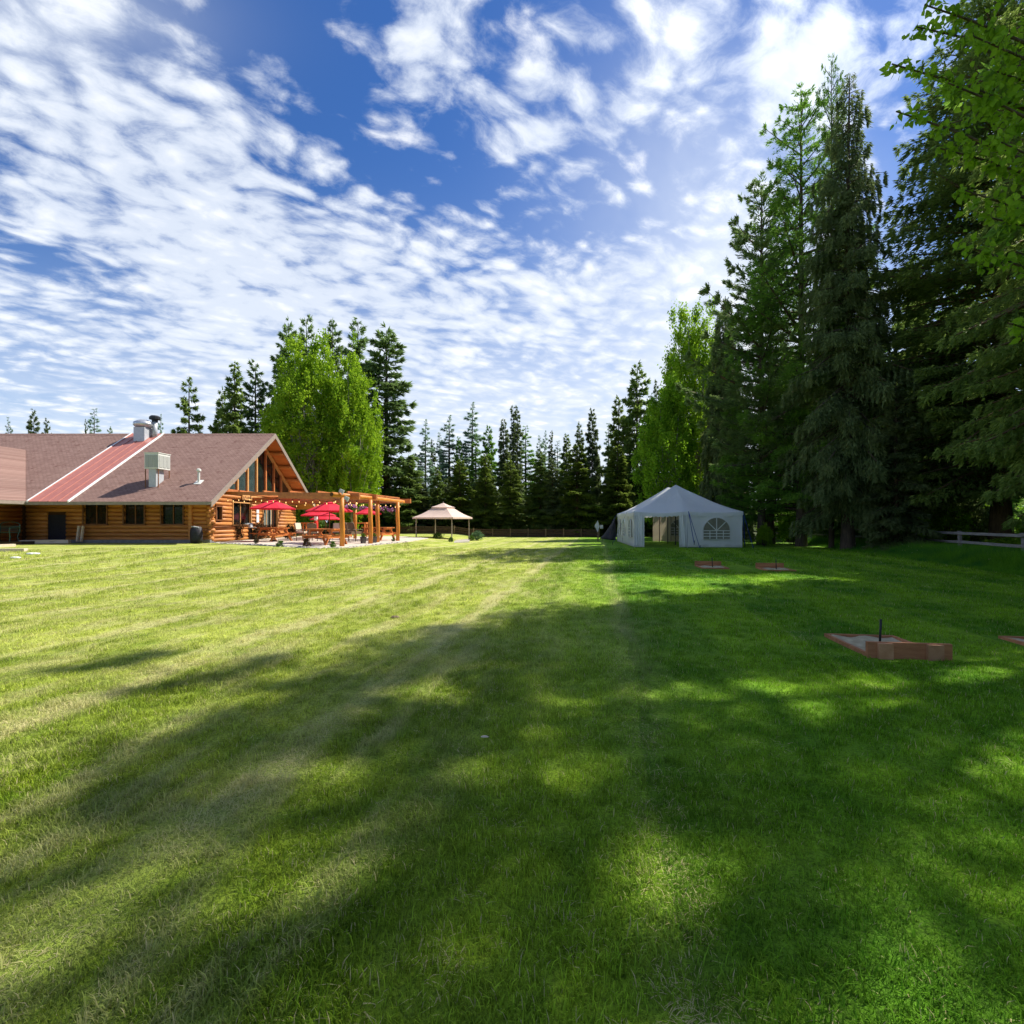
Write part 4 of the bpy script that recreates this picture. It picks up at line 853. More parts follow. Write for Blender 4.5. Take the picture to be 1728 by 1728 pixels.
string('warm bulbs strung under the peeled log beam', oa + Vector((-.1, .2, -.13)), ob + Vector((-.1, 0, -.13)), 12)
string('warm bulbs crossing the patio deep under the pergola', beams[1][0] + dn, beams[1][1] + dn, 14)

def umbrella(px, pt, pr, Y, hw, label, mt='umb', tilt=0.):
    x = (px - 864) / FP * Y; zt_ = CAMH + (HOR - pt) / FP * Y; zr = CAMH + (HOR - pr) / FP * Y; r0 = hw / FP * Y
    t = thing('patio_umbrella', label, 'umbrella', (x, Y, PZ), random.uniform(0, .7), 'red patio umbrellas'); zt_ -= PZ; zr -= PZ
    def ring(r, z, n=8, sagz=0.): return [(r * math.cos(2 * math.pi * k / n), r * math.sin(2 * math.pi * k / n), z) for k in range(n)]
    vs = ring(r0 * .22, zt_ - (zt_ - zr) * .20) + ring(r0 * .6, zr + (zt_ - zr) * .44) + ring(r0, zr) + ring(r0 * .985, zr - .07)
    fs = [(i * 8 + k, i * 8 + (k + 1) % 8, (i + 1) * 8 + (k + 1) % 8, (i + 1) * 8 + k) for i in range(3) for k in range(8)]
    MB().add(vs, fs).build('canopy', M[mt], t)
    MB().add(ring(r0 * .30, zt_ - (zt_ - zr) * .17) + [(0, 0, zt_)], [(k, (k + 1) % 8, 8) for k in range(8)]).build('vent_cap', M[mt], t)
    for k in range(8):
        a = 2 * math.pi * k / 8; MB().bar((.03 * math.cos(a), .03 * math.sin(a), zt_ - .12), (r0 * .97 * math.cos(a), r0 * .97 * math.sin(a), zr + .0), .02, .02).build('rib', M['black'], t)
    MB().tube([(0, 0, 0), (0, 0, zt_ + .06)], .025, 8).build('pole', M['frame'], t); MB().lathe([(.25, 0), (.25, .05), (.06, .09)], 12).build('base', M['black'], t)
umbrella(461, 843.5, 858, 32.2, 37, 'red umbrella nearest the lodge wall over a picnic table')
umbrella(556, 846.5, 862, 29.9, 38, 'largest red umbrella left of the front pergola post')
umbrella(538, 859.5, 869.5, 36.5, 29, 'red umbrella partly hidden behind and below the largest one')
umbrella(550, 866, 876, 40.5, 26, 'lowest and farthest red umbrella in the middle of the patio')
umbrella(622, 856.5, 866.5, 35.5, 23, 'red umbrella between the two right-hand pergola posts')

def picnic(px, py, rz, label, sc=1.12):
    p = gp(px, py); t = thing('picnic_table', label, 'picnic table', (p.x, p.y, PZ), rz, 'redwood picnic tables', sc)
    for i in range(5): MB().box((0, -.30 + i * .15, .74), (1.85, .14, .045)).build('tabletop_board', M['tablewood'], t)
    for s in (-1, 1):
        for k in range(2): MB().box((0, s * (.58 + .145 * k), .44), (1.85, .14, .045)).build('seat_board', M['tablewood'], t)
    for x in (-.68, .68):
        for s in (-1, 1): MB().bar((x, s * .68, 0), (x, s * .24, .72), .045, .14, (1, 0, 0)).build('leg', M['tablewood'], t)
        MB().box((x + .05, 0, .37), (.045, 1.5, .12)).build('seat_support', M['tablewood'], t); MB().box((x + .05, 0, .67), (.045, .72, .09)).build('top_support', M['tablewood'], t)
    for s in (-1, 1): MB().bar((s * .66, 0, .40), (s * .15, 0, .70), .045, .09).build('brace', M['tablewood'], t)
picnic(461, 914, R(-28), 'redwood picnic table under the umbrella by the lodge wall')
picnic(549, 920, R(-26), 'redwood picnic table behind the front pergola post')
picnic(638, 912.5, R(-24), 'redwood picnic table at the right end of the patio')

def bar_table(px, py, w, label):
    p = gp(px, py); t = thing('bar_table', label, 'bar table', (p.x, p.y, PZ), R(-8)); MB().box((0, 0, 1.12), (w, .55, .1)).build('top', M['tablewood'], t)
    for x in (-w / 2 + .12, w / 2 - .12):
        for y in (-.2, .2): MB().box((x, y, .535), (.09, .09, 1.07)).build('leg', M['tablewood'], t)
bar_table(604, 907.5, 1.55, 'tall wooden bar table between the pergola posts'); bar_table(520, 909, .8, 'small tall wooden table left of the beige chairs')

def chair(px, py, rz, label, group, seat='cushion', backm='cushion', sc=1.):
    p = gp(px, py); t = thing('patio_chair', label, 'chair', (p.x, p.y, PZ), rz, group, sc)
    mb = MB(); mb.tube([(-.27, .22, 0), (-.27, .25, .42), (-.27, .38, .95), (-.12, .43, 1.02), (.12, .43, 1.02), (.27, .38, .95), (.27, .25, .42), (.27, .22, 0)], .022, 6); mb.build('back_frame', M['wicker'], t)
    for s in (-1, 1): MB().tube([(s * .27, -.25, 0), (s * .27, -.27, .62), (s * .27, .30, .64)], .022, 6).build('arm', M['wicker'], t)
    MB().box((0, 0, .42), (.54, .54, .06)).build('seat', M['wicker'], t)
    MB().box((0, -.01, .49), (.5, .5, .09)).build('seat_cushion', M[seat], t)
    MB().box((0, .33, .76), (.48, .09, .52), Matrix.Rotation(-.22, 3, 'X')).build('backrest', M[backm], t)
chair(511, 913, R(75), 'beige cushioned lounge chair seen from its left, nearest the lodge', 'beige patio chairs', sc=1.12)
chair(531, 913.5, R(175), 'woven chair with beige cushion turning its back, left of the table', 'beige patio chairs', backm='wicker', sc=1.1)
chair(567, 911, R(5), 'wide beige cushioned chair right of the big umbrella pole', 'beige patio chairs', sc=1.1)
chair(588, 914.5, R(150), 'left one of two brown woven high-back chairs', 'woven high-back chairs', 'wicker', 'wicker', 1.15)
chair(600, 913.5, R(150), 'right one of two brown woven high-back chairs', 'woven high-back chairs', 'wicker', 'wicker', 1.15)
chair(580, 909, R(-60), 'beige cushioned chair behind the front pergola post', 'beige patio chairs', sc=1.05)
for px, py, lb in ((613, 918, 'dark square planter left of the second pergola post'), (631, 917, 'dark square planter between the two middle pergola posts')):
    p = gp(px, py); t = thing('planter', lb, 'planter', (p.x, p.y, PZ)); MB().lathe([(.15, 0), (.19, .34), (.20, .34), (.20, .37)], 4).build('pot', M['terra'], t); MB().lathe([(.17, .33), (.17, .35)], 4).build('soil', M['soil'], t)
    obj('plant', LIB['sproutlet'][0], t, (0, 0, .33), None, (.7, .7, .45))
p = gp(417, 911.5); t = thing('gas_grill', 'grey gas grill with side shelves under the big window', 'grill', (p.x, p.y, PZ), R(10))
MB().box((0, 0, .45), (.55, .45, .62)).build('cart', M['black'], t); MB().box((0, 0, .82), (1.2, .45, .05)).build('side_shelf', M['galv'], t)
mb = MB(); mb.prism([(-.3, -.25, .85), (-.3, -.25, .98), (-.3, -.1, 1.12), (-.3, .15, 1.14), (-.3, .25, 1.0), (-.3, .25, .85)], (.6, 0, 0)); mb.build('lid', M['galvdull'], t); MB().tube([(-.24, -.3, .96), (.24, -.3, .96)], .015, 6).build('handle', M['galv'], t)
for s in (-1, 1): MB().tube([(s * .27, -.1, .08), (s * .31, -.1, .08)], .08, 10).build('wheel', M['black'], t)
p = at(533, 884, 38.); t = thing('patio_dispenser', 'small red stand with a pale round top behind the chairs', 'stand', (p.x, p.y, PZ)); MB().lathe([(.13, 0), (.15, .5), (.17, 1.1), (.12, 1.3)], 10).build('body', M['redplastic'], t); MB().lathe([(.07, 1.28), (.14, 1.42), (.13, 1.6), (.05, 1.7)], 10).build('top', M['paper'], t)
# hanging baskets from the far beams
def flowers(parent, r, n, z0, seed):
    g = np.random.default_rng(seed); d = unit(g.normal(size=(n, 3))) * r * g.uniform(.6, 1.05, (n, 1)); d[:, 2] = np.abs(d[:, 2]) * .7 + z0
    obj('flowers', leaves_to_mesh('flowers', d, unit(g.normal(size=(n, 3))), np.full(n, .09), np.full(n, .08), g.random(n), M['flower'], g), parent)
for i, (px, py, Y, lb) in enumerate(((592, 855.5, 35.9, 'leftmost and biggest hanging basket of purple flowers'), (613.5, 858, 35.7, 'hanging basket of purple flowers before the pink red umbrella'), (633, 856, 35.5, 'hanging flower basket between the two middle posts'), (650, 859, 35.3, 'hanging flower basket right of the middle posts'), (663.5, 861, 35.1, 'hanging flower basket next to the far pergola post'))):
    p = at(px, py, Y); t = thing('hanging_basket', lb, 'flower basket', tuple(p), group='hanging flower baskets'); sc = 1.3 if i == 0 else 1.
    MB().lathe([(.10, -.28), (.19, -.12), (.20, -.05)], 10).build('pot', M['terra'], t); flowers(t, .33 * sc, 260, -.08, i); obj('foliage', LIB['sproutlet'][0], t, (0, 0, -.35 * sc), None, (1.35 * sc, 1.35 * sc, .9 * sc))
    for a in range(3): MB().bar((.17 * math.cos(a * 2.09), .17 * math.sin(a * 2.09), -.05), (0, 0, 3.0 - p.z), .008, .008).build('chain', M['black'], t)
# shrubs about the lodge
def shrub(key, px, py, w, h, label, cm, cat='bush', name='shrub', group=None, dz=0.):
    p = gp(px, py); sc = {'bushA': (.95, 1.6), 'bushB': (1.9, 3.5), 'sproutlet': (.25, .5)}[key]; s1 = w / 2 / FP * p.y / sc[0]; s2 = h / FP * p.y / sc[1]
    return plant(name, LIB[key], (p.x, p.y, p.z - .03 + dz), random.uniform(0, 6), (s1, s1, s2), label, cat, group, cm)
shrub('bushA', 395, 913, 31, 35, 'round russet-topped bush left of the grill', 'bushred'); shrub('bushA', 440, 911, 30, 27, 'dark reddish bush behind the picnic table by the wall', 'bushred')
shrub('bushA', 488, 910.5, 22, 26, 'dim reddish bush in the shade right of the picnic table', 'bushred')
for px, py, w, h, lb, cm in ((432, 919, 11, 17, 'thin leggy plant at the patio edge near the lodge corner', 'bushred'), (472, 922.5, 13, 11, 'small bright green plant at the patio edge before the picnic table', 'bush'), (518, 923.5, 13, 15, 'dark spiky plant at the patio edge below the beige chairs', 'bushred'), (562, 925, 13, 12, 'small pale plant at the patio edge left of the front post', 'bush'), (664, 914.5, 8, 8, 'tiny plant beside the far pergola post', 'bush')):
    shrub('sproutlet', px, py, w, h, lb, cm, 'plant', 'small_plant')

# ---- bits along the long wall
def timber(pa, pb, h, label):
    a, b = Vector(pa), Vector(pb); mb = MB(Matrix.Translation(-a)); mb.bar(a + Vector((0, 0, h / 2)), b + Vector((0, 0, h / 2)), .26, h); return tag(mb.build('timber', M['timber'], loc=a), label, 'timber', 'loose pale timbers on the grass')
timber((-27.75, 28.9, RISE + .02), (-25.5, 29.5, RISE + .03), .2, 'pale timber with dark sawn end lying by the lodge wall')
a = gp(-40, 925); b = gp(24, 922.5); timber(a, b, .14, 'short pale timber below the green bench')
a = gp(-50, 932); b = gp(44, 930.5); timber(a, b, .13, 'long pale timber nearest the lawn at the left edge')
for px, py, s, lb in ((56, 935, .28, 'larger white scrap lying on the lawn at the left'), (26, 942, .2, 'smaller white scrap lying on the lawn at the left edge')):
    p = gp(px, py); tag(MB().lathe([(s, .005), (s * .9, .045), (s * .4, .06)], 9, (0, 0, 0), 1, .6).build('white_scrap', M['paper'], loc=p), lb, 'scrap')
for i, px in enumerate((130, 137)):
    p = at(px, 905, 30.15); tag(MB().bar((0, 0, 0), (.02, .12, .92), .1, .1).build('leaning_post', M['timber'], loc=(p.x, p.y, RISE + .1)), ['left', 'right'][i] + ' one of two pale posts leaning on the log wall', 'post', 'pale posts leaning on the wall')
tag(MB().box((0, 0, .09), (3.2, 1.5, .18)).build('planting_bed', M['soil'], loc=(-28.6, 28.9, RISE - .01)), 'raised bare bed under the left end of the lodge', kind='structure')
t = thing('garden_bench', 'dark green ornate metal bench at the left edge by the lodge', 'bench', (-28.35, 28.6, RISE + .17), R(-6), scale=1.15)
for s in (-1, 1):
    for y in (-.2, .22): MB().tube([(s * .52, y, 0), (s * .50, y * .8, .2), (s * .52, y, .43)], .022, 6).build('leg', M['greenmetal'], t)
    MB().tube([(s * .54, .25, .72), (s * .56, .0, .70), (s * .56, -.22, .66), (s * .54, -.24, .52), (s * .53, -.2, .43)], .022, 6).build('armrest', M['greenmetal'], t)
for i in range(6): MB().box((0, -.20 + i * .085, .44), (1.1, .06, .025)).build('seat_slat', M['greenmetal'], t)
mb = MB(); arch = [(x, .25, .44 + .50 * (1 - (x / .62) ** 4 * .45)) for x in [-.54 + .09 * i for i in range(13)]]; mb.tube([(-.54, .25, .44)] + arch + [(.54, .25, .44)], .022, 6)
for i in range(9):
    x = -.44 + i * .11
    for z in (.56, .70): mb.tube([(x + .055 * math.cos(a * .785), .25, z + .06 * math.sin(a * .785)) for a in range(9)], .011, 4, cap=False)
mb.build('backrest', M['greenmetal'], t)
t = thing('covered_grill', 'black covered barrel grill at the lodge corner', 'covered grill', (-18.05 + -.35, 29.85, RISE))
mb = MB(); mb.lathe([(.30, .02), (.33, .3), (.34, .62), (.30, .88), (.18, .97)], 10, (0, 0, 0), 1.05, .8); mb.build('cover', M['blackcloth'], t, smooth=True); MB().box((0, -.02, .96), (.42, .3, .05), Matrix.Rotation(.15, 3, 'Y')).build('lid', M['galvdull'], t)

# ================================================================ GAZEBO
gz0 = Vector((-5.62, 41.8, 0)); RZG = R(-20); t = thing('gazebo', 'beige canopy gazebo with two-tier roof on slim poles', 'gazebo', gz0, RZG)
h = 1.80; ez, mz, tz = 1.93, 2.72, 3.12
for sx in (-1, 1):
    for sy in (-1, 1): MB().tube([(sx * 1.58, sy * 1.58, 0), (sx * 1.58, sy * 1.58, ez)], .045, 8).build('pole', M['pole'], t)
def roofq(r0, z0, r1, z1, n=8, sag=.10):
    vs = []; fs = []
    for j in range(n + 1):
        f = j / n; r_ = r0 + (r1 - r0) * f; z = z0 + (z1 - z0) * (f - sag * math.sin(math.pi * f))
        vs += [(-r_, -r_, z), (0, -r_, z), (r_, -r_, z), (r_, 0, z), (r_, r_, z), (0, r_, z), (-r_, r_, z), (-r_, 0, z)]
    for j in range(n):
        for k in range(8): fs.append((j * 8 + k, j * 8 + (k + 1) % 8, j * 8 + 8 + (k + 1) % 8, j * 8 + 8 + k))
    return vs, fs
mb = MB(); v_, f_ = roofq(h, ez, .62, mz); mb.add(v_, f_); v_, f_ = roofq(h, ez - .12, h + .002, ez, 1, 0); mb.add(v_, f_); mb.build('canopy', M['pink'], t)
v_, f_ = roofq(.74, mz + .03, .01, tz, 4, .06); MB().add(v_, f_).build('upper_canopy', M['pink'], t)
MB().lathe([(.03, tz - .02), (.04, tz + .04), (.01, tz + .1)], 8).build('finial', M['pole'], t)
for a in range(4):
    r4 = Matrix.Rotation(a * math.pi / 2, 4, 'Z'); MB(r4).bar((-1.58, -1.58, ez - .06), (1.58, -1.58, ez - .06), .04, .06).build('cross_bar', M['pole'], t); MB(r4).bar((-1.58, -1.58, ez), (-.5, -.5, mz - .08), .03, .03).build('roof_rib', M['pole'], t)
def slabw(pts, z, name, label, mt='conc'): tag(MB().prism([(p.x, p.y, -.03) for p in pts], (0, 0, z + .03)).build(name, M[mt]), label, kind='structure')
slabw([gp(690, 914.4), gp(756, 915.8), gp(757, 911), gp(695, 909.5)], .06, 'gazebo_paving', 'pale paving at the left of the gazebo')
slabw([gp(766, 916.2), gp(792, 915.4), gp(793, 910.8), gp(767, 911)], .10, 'gazebo_step', 'pale block paving at the right of the gazebo', 'stone')
shrub('bushA', 738, 909, 18, 11, 'yellow green low bush inside the gazebo', 'bush'); shrub('bushA', 761, 914.5, 9, 9, 'small clump between the two gazebo slabs', 'bush'); shrub('bushA', 805, 911.8, 23, 16, 'round blue-green bush right of the gazebo', 'bushblue'); shrub('bushA', 796, 912.5, 10, 10, 'small yellow green bush in front of the blue-green one', 'bush')

# ================================================================ MARQUEE
TW, TD, TE, TP = 6.48, 9.0, 2.22, 4.1
tent = thing('marquee_tent', 'white marquee tent with peaked roof and arched vinyl windows', 'tent', (7.55, 31.7, 0), R(-5.3))
peri = []; ns_ = .27
for (a, b) in (((0, 0), (TW, 0)), ((TW, 0), (TW, TD)), ((TW, TD), (0, TD)), ((0, TD), (0, 0))):
    n = int(round(math.hypot(b[0] - a[0], b[1] - a[1]) / ns_)); peri += [(a[0] + (b[0] - a[0]) * i / n, a[1] + (b[1] - a[1]) * i / n) for i in range(n)]
npz = len(peri); vs = []; fs = []; NR_ = 12
def eavez(x, y):
    s_ = x if (y < .01 or y > TD - .01) else y; bay = TW / 2 if (y < .01 or y > TD - .01) else 3.0
    return TE - .10 * abs(math.sin(math.pi * s_ / bay)) ** 1.2
for j in range(NR_ + 1):
    f = j / NR_
    for i, (x, y) in enumerate(peri):
        rx2, ry2 = TW / 2, min(max(y, 3.3), 5.8); z0 = eavez(x, y)
        pk = TP - .12 * math.sin(math.pi * (ry2 - 3.3) / 2.5)
        zz_ = z0 + (pk - z0) * (f ** 1.22) + .012 * math.sin(i * 2.1 + j) * math.sin(math.pi * f)
        vs.append((x + (rx2 - x) * f, y + (ry2 - y) * f, zz_))
for j in range(NR_):
    for i in range(npz): fs.append((j * npz + i, j * npz + (i + 1) % npz, (j + 1) * npz + (i + 1) % npz, (j + 1) * npz + i))
MB().add(vs, fs).build('roof', M['tentwhite'], tent, smooth=True)
# scalloped valance
vs = []; fs = []; q4 = []
for i in range(npz):
    for k in range(4):
        a, b = peri[i], peri[(i + 1) % npz]; f = k / 4; q4.append((a[0] + (b[0] - a[0]) * f, a[1] + (b[1] - a[1]) * f))
for i, (x, y) in enumerate(q4):
    z0 = eavez(x, y); ox = (x - TW / 2) / TW * .05; oy = (y - TD / 2) / TD * .05; sc_ = .20 + .06 * abs(math.sin(math.pi * i / 4 * 1.0))
    vs += [(x + ox * .8, y + oy * .8, z0 + .004), (x + ox * 1.6, y + oy * 1.6, z0 - sc_ * .6), (x + ox * 1.5 + .01 * math.sin(i), y + oy * 1.5 + .01 * math.cos(i), z0 - sc_)]
nq = len(q4)
for i in range(nq):
    for k in range(2): fs.append((i * 3 + k, ((i + 1) % nq) * 3 + k, ((i + 1) % nq) * 3 + k + 1, i * 3 + k + 1))
MB().add(vs, fs).build('valance', M['tentwhite'], tent, smooth=True)
def wall(a, b, mt='tentwhite', gather=0., nx=24, nz=14, seed=0, lean=0.):
    a, b = Vector(a), Vector(b); d = b - a; nrm = Vector((d.y, -d.x, 0)).normalized(); g = random.Random(seed); vs = []; fs = []; ph = [g.uniform(0, 6) for _ in range(4)]
    for j in range(nz + 1):
        for i in range(nx + 1):
            f, z = i / nx, j / nz; p = a + d * f; zz2 = .03 + (TE - .10) * z
            w = 1.7 * .022 * math.sin(f * 9 + ph[0] + z * 3) + .014 * math.sin(f * 23 + z * 8 + ph[1]) + .012 * math.sin(z * 13 + f * 6 + ph[2]) + gather * math.sin(f * 26 + ph[3]) * (1 - .3 * z)
            w *= min(1, 6 * z + .4) ; vs.append(tuple(p + nrm * (w + lean * (1 - z))) [:2] + (zz2,))
    for j in range(nz):
        for i in range(nx): k = j * (nx + 1) + i; fs.append((k, k + 1, k + nx + 2, k + nx + 1))
    return MB().add(vs, fs).build('side_wall', M[mt], tent, smooth=True)
def archwin(a, b, c, w, z0, z1, side=0.0):
    """arched window centred c along a->b with bars, standing proud of both faces"""
    a, b = Vector(a), Vector(b); d = (b - a).normalized(); n = Vector((d.y, -d.x, 0)); zs = z1 - w / 2
    out = [(-w / 2, z0), (w / 2, z0)] + [(w / 2 * math.cos(t), zs + w / 2 * math.sin(t)) for t in [math.pi * k / 16 for k in range(17)]]
    P_ = lambda u, z, o: tuple(a + d * (c + u) + n * (o + side) + Vector((0, 0, z)))
    win = MB().prism([P_(u, z, -.05) for u, z in out], tuple(n * .10)).build('window', M['tentwin'], tent)
    for s in (-1, 1):
        o_ = .062 * s; mb = MB()
        for u in (-w / 4, 0, w / 4): mb.bar(P_(u, z0, o_), P_(u, zs, o_), .045 if abs(u) > 0 else .06, .012, n)
        for k in range(1, 4): z = z0 + (zs - z0) * k / 3; mb.bar(P_(-w / 2, z, o_), P_(w / 2, z, o_), .012, .045)
        for t in (45, 90, 135): mb.bar(P_(0, zs, o_), P_(w / 2 * math.cos(R(t)), zs + w / 2 * math.sin(R(t)), o_), .012 if t != 90 else .05, .05 if t != 90 else .012, n if t == 90 else (0, 0, 1))
        for i in range(len(out)): u, z = out[i]; u2, z2 = out[(i + 1) % len(out)]; mb.bar(P_(u, z, o_), P_(u2, z2, o_), .02, .05, n)
        mb.build('window_bars', M['tentbar'], win)
wall((TW / 2, 0, 0), (TW, 0, 0), seed=1); archwin((TW / 2, 0, 0), (TW, 0, 0), 1.70, 1.58, .52, 1.83)
wall((0, 0, 0), (.62, -.05, 0), gather=.05, nx=20, seed=2); wall((TW / 2 - .52, -.03, 0), (TW / 2, 0, 0), gather=.02, nx=16, seed=3)
wall((0, TD, 0), (0, 0, 0), nx=60, seed=4, gather=.012)
for c in (1.5, 4.5, 7.5): archwin((0, TD, 0), (0, 0, 0), c, 1.1, .6, 1.75)
wall((TW, 0, 0), (TW, TD, 0), nx=50, seed=5); wall((TW, TD, 0), (2.75, TD, 0), mt='tentinner', nx=30, seed=6); archwin((TW, TD, 0), (2.75, TD, 0), 1.75, 1.3, .5, 1.75)
for x, y, mt in ((0, 0, 'pole'), (TW / 2, 0, 'galvdull'), (TW, 0, 'galvdull'), (0, 3, 'pole'), (0, 6, 'pole'), (0, TD, 'pole'), (TW, TD, 'pole'), (TW / 2, TD, 'black'), (4.1, TD - .1, 'pole'), (5.2, TD - .1, 'black')):
    ox = .05 if x < .1 else (-.05 if x > TW - .1 else 0); oy = .08 if y < .1 else (-.1 if y > TD - .2 else 0)
    MB().tube([(x + ox, y + oy, 0), (x + ox, y + oy, TE - .03)], .03, 8).build('pole', M[mt], tent)
for y in (3.3, 5.8): MB().tube([(TW / 2, y, 0), (TW / 2, y, TP + .10)], .035, 8).build('centre_pole', M['black'], tent)
for a, b in (((TW / 2 + .03, -.06, TE), (TW / 2 + .52, -.75, .02)), ((TW / 2 + .03, -.06, TE), (TW / 2 + .2, -.7, .3)), ((TW + .04, -.02, TE - .1), (TW + .45, -.5, .02)), ((TW + .04, .0, TE), (TW + .3, .5, .1)), ((-.05, 3, TE), (-1.0, 3.1, .05)), ((-.05, TD, TE), (-1.2, TD + .3, .05))):
    s_ = MB().bar(a, b, .035, .012).build('guy_strap', M['strap'], tent); e_ = Vector(b); MB().bar(e_ - Vector((0, 0, .1)), e_ + Vector((.02, -.05, .16)), .025, .025).build('stake', M['black'], s_)
# dark netting beside the marquee
a = at(1038, 873, 40.4); b = at(1012, 909, 41.2); c = at(1039, 912, 40.6); d = at(1026, 911, 39.4)
nl_ = 10; vs = []; fs = []
for j in range(nl_ + 1):
    for i in range(nl_ + 1):
        f, g = i / nl_, j / nl_; q_ = a.lerp(b.lerp(c, f) + Vector((0, -.6 * math.sin(math.pi * f), 0)), g); q_ += Vector((0, .05 * math.sin(9 * f + 4 * g), -.15 * math.sin(math.pi * g) * (1 - f))); vs.append(tuple(q_ - c))
for j in range(nl_):
    for i in range(nl_): k = j * (nl_ + 1) + i; fs.append((k, k + 1, k + nl_ + 2, k + nl_ + 1))
o = MB().add(vs, fs).build('dark_tarp', M['blackcloth'], loc=c, smooth=True); tag(o, 'dark tarp stretched from the marquee back corner down to the grass', 'tarp'); md = o.modifiers.new('th', 'SOLIDIFY'); md.thickness = .02
# diamond sign on a post
p = gp(1009, 913); t = thing('sign_post', 'white diamond-shaped sign on a short wooden post', 'sign', p)
MB().box((0, 0, .75), (.09, .09, 1.5)).build('post', M['fencepost'], t); MB().prism([(-.02, -.06, .72), (-.30, -.06, 1.25), (-.02, -.06, 1.68), (.12, -.06, 1.2)], (0, -.02, 0)).build('panel', M['tentbar'], t); MB().box((.28, -.05, 1.17), (.24, .03, .28)).build('small_panel', M['tentbar'], t)

# ================================================================ HORSESHOE PITS
def pit(x, y, rz, label):
    t = thing('horseshoe_pit', label, 'horseshoe pit', (x, y, 0), rz, 'horseshoe pits'); W_, D_ = .88, 1.06
    for s in (-1, 1): MB().box((s * (W_ / 2 - .02), .03, -.01), (.04, D_ - .02, .11)).build('frame_board', M['redwood'], t)
    MB().box((0, D_ / 2 + .02, -.01), (W_, .04, .11)).build('frame_board', M['redwood'], t)
    mb = MB(); n = 14; g = random.Random(int(x * 10)); vs = [(-W_ / 2 + .04 + (W_ - .08) * i / n, -D_ / 2 + .04 + (D_ - .02) * j / n, .022 + .014 * math.sin(i * .9 + j * .5) + g.uniform(-.005, .006)) for j in range(n + 1) for i in range(n + 1)]
    mb.add(vs, [(j * (n + 1) + i, j * (n + 1) + i + 1, (j + 1) * (n + 1) + i + 1, (j + 1) * (n + 1) + i) for j in range(n) for i in range(n)]); mb.build('sand', M['sand'], t, smooth=True)
    bb = MB().box((0, -D_ / 2 - .0, .085), (.90, .045, .20)).build('backboard', M['redwood'], t)
    for bx, w in ((-.27, .155), (.255, .165)): MB().box((bx, -D_ / 2 - .045, .075), (w, .045, .205)).build('block', M['redwoodlt'], t)
    MB().tube([(-.02, .02, -.02), (-.02, -.01, .36)], .014, 8).build('stake', M['black'], t, smooth=True)
pit(4.70, 6.50, R(-8), 'near horseshoe pit with wooden backboard facing the camera')
pit(6.98, 6.35, R(-8), 'near horseshoe pit cut by the right edge of the picture')
pit(6.92, 17.75, R(172), 'far horseshoe pit on the left, below the marquee')
pit(8.72, 16.95, R(172), 'far horseshoe pit on the right, near the tall grass')

# ================================================================ FENCES
def fence(pts, name, label, heights, step, rail, postsz, mr, mp, top, boards=False):
    o = Vector((*pts[0], 0)); t = thing(name, label, 'fence', o); nodes_ = []
    for i in range(len(pts) - 1):
        a, b = Vector((*pts[i], 0)), Vector((*pts[i + 1], 0)); n = max(1, round((b - a).length / step)); nodes_ += [a.lerp(b, k / n) for k in range(n)]
    nodes_.append(Vector((*pts[-1], 0)))
    for p in nodes_:
        p.z = ground(p.x, p.y); q_ = p - o; w = postsz * random.uniform(.85, 1.15)
        MB().tube([q_ + Vector((0, 0, -.1)), q_ + Vector((.02, 0, top * .5)), q_ + Vector((0, .01, top))], [w / 2, w / 2 * .95, w / 2 * .9], 7).build('post', M[mp], t)
    for a, b in zip(nodes_[:-1], nodes_[1:]):
        for h_ in heights:
            a2 = a - o + Vector((0, -.03, h_ + random.uniform(-.025, .025))); b2 = b - o + Vector((0, -.03, h_ + random.uniform(-.025, .025))); side = (b2 - a2).normalized().cross(Vector((0, 0, 1))) * (-(postsz / 2 + .02) if not boards else .0)
            e = (b2 - a2).normalized() * .06; MB().bar(a2 + side - e, b2 + side + e, rail[0], rail[1]).build('rail', M[mr], t)
fence([(16.4, 10.05), (19.2, 19.2), (21.8, 27.7), (22.6, 40.), (22.7, 54.)], 'rail_fence', 'grey weathered three-rail fence at the right behind the tall grass', (.22, .66, 1.08), 4.3, (.06, .115), .21, 'fence', 'fence', 1.17)
fence([(-30, 53.5), (-2, 53.), (9, 53.)], 'board_fence', 'low brown board fence along the far edge of the lawn', (.14, .33, .52, .71), 1.95, (.03, .14), .16, 'fencedark', 'fencepost', .88)

# understory and far buildings
for i, (px, py, w, h, lb, cm, dz) in enumerate(((1575, 925, 95, 55, 'bright green maple-like bush behind the rail fence between the spruces', 'cotton', 0.), (1290, 922, 30, 34, 'lit green bush right of the marquee', 'cotton', 0), (1700, 938, 70, 30, 'low bright undergrowth under the rail at the right edge', 'cotton', 0), (1335, 918, 46, 44, 'dark green bush at the fence right of the marquee', 'cottondk', 0), (1420, 921, 50, 40, 'dark bush behind the hanging spruce', 'bush', 0), (1740, 915, 80, 60, 'pale green bush behind the fence at the right edge', 'cottondk', 0), (1640, 912, 50, 24, 'small bush at the foot of the huge spruce', 'bush', 0), (1505, 915, 60, 40, 'shaded bush behind the rail fence', 'bush', 0))):
    shrub('bushB', px, py, w, h, lb, cm, dz=dz)
for i in range(26):
    y = random.uniform(24, 52); x = 23.4 + random.uniform(.5, 9) + (y - 24) * .02; s = random.uniform(.5, 1.1)
    plant('shrub', LIB['bushB'], (x, y, -.05), random.uniform(0, 6), s, 'green undergrowth bush in the shade beyond the rail fence', 'bush', 'undergrowth beyond the rail fence', random.choice(['bush', 'cottondk', 'spruceblue']))
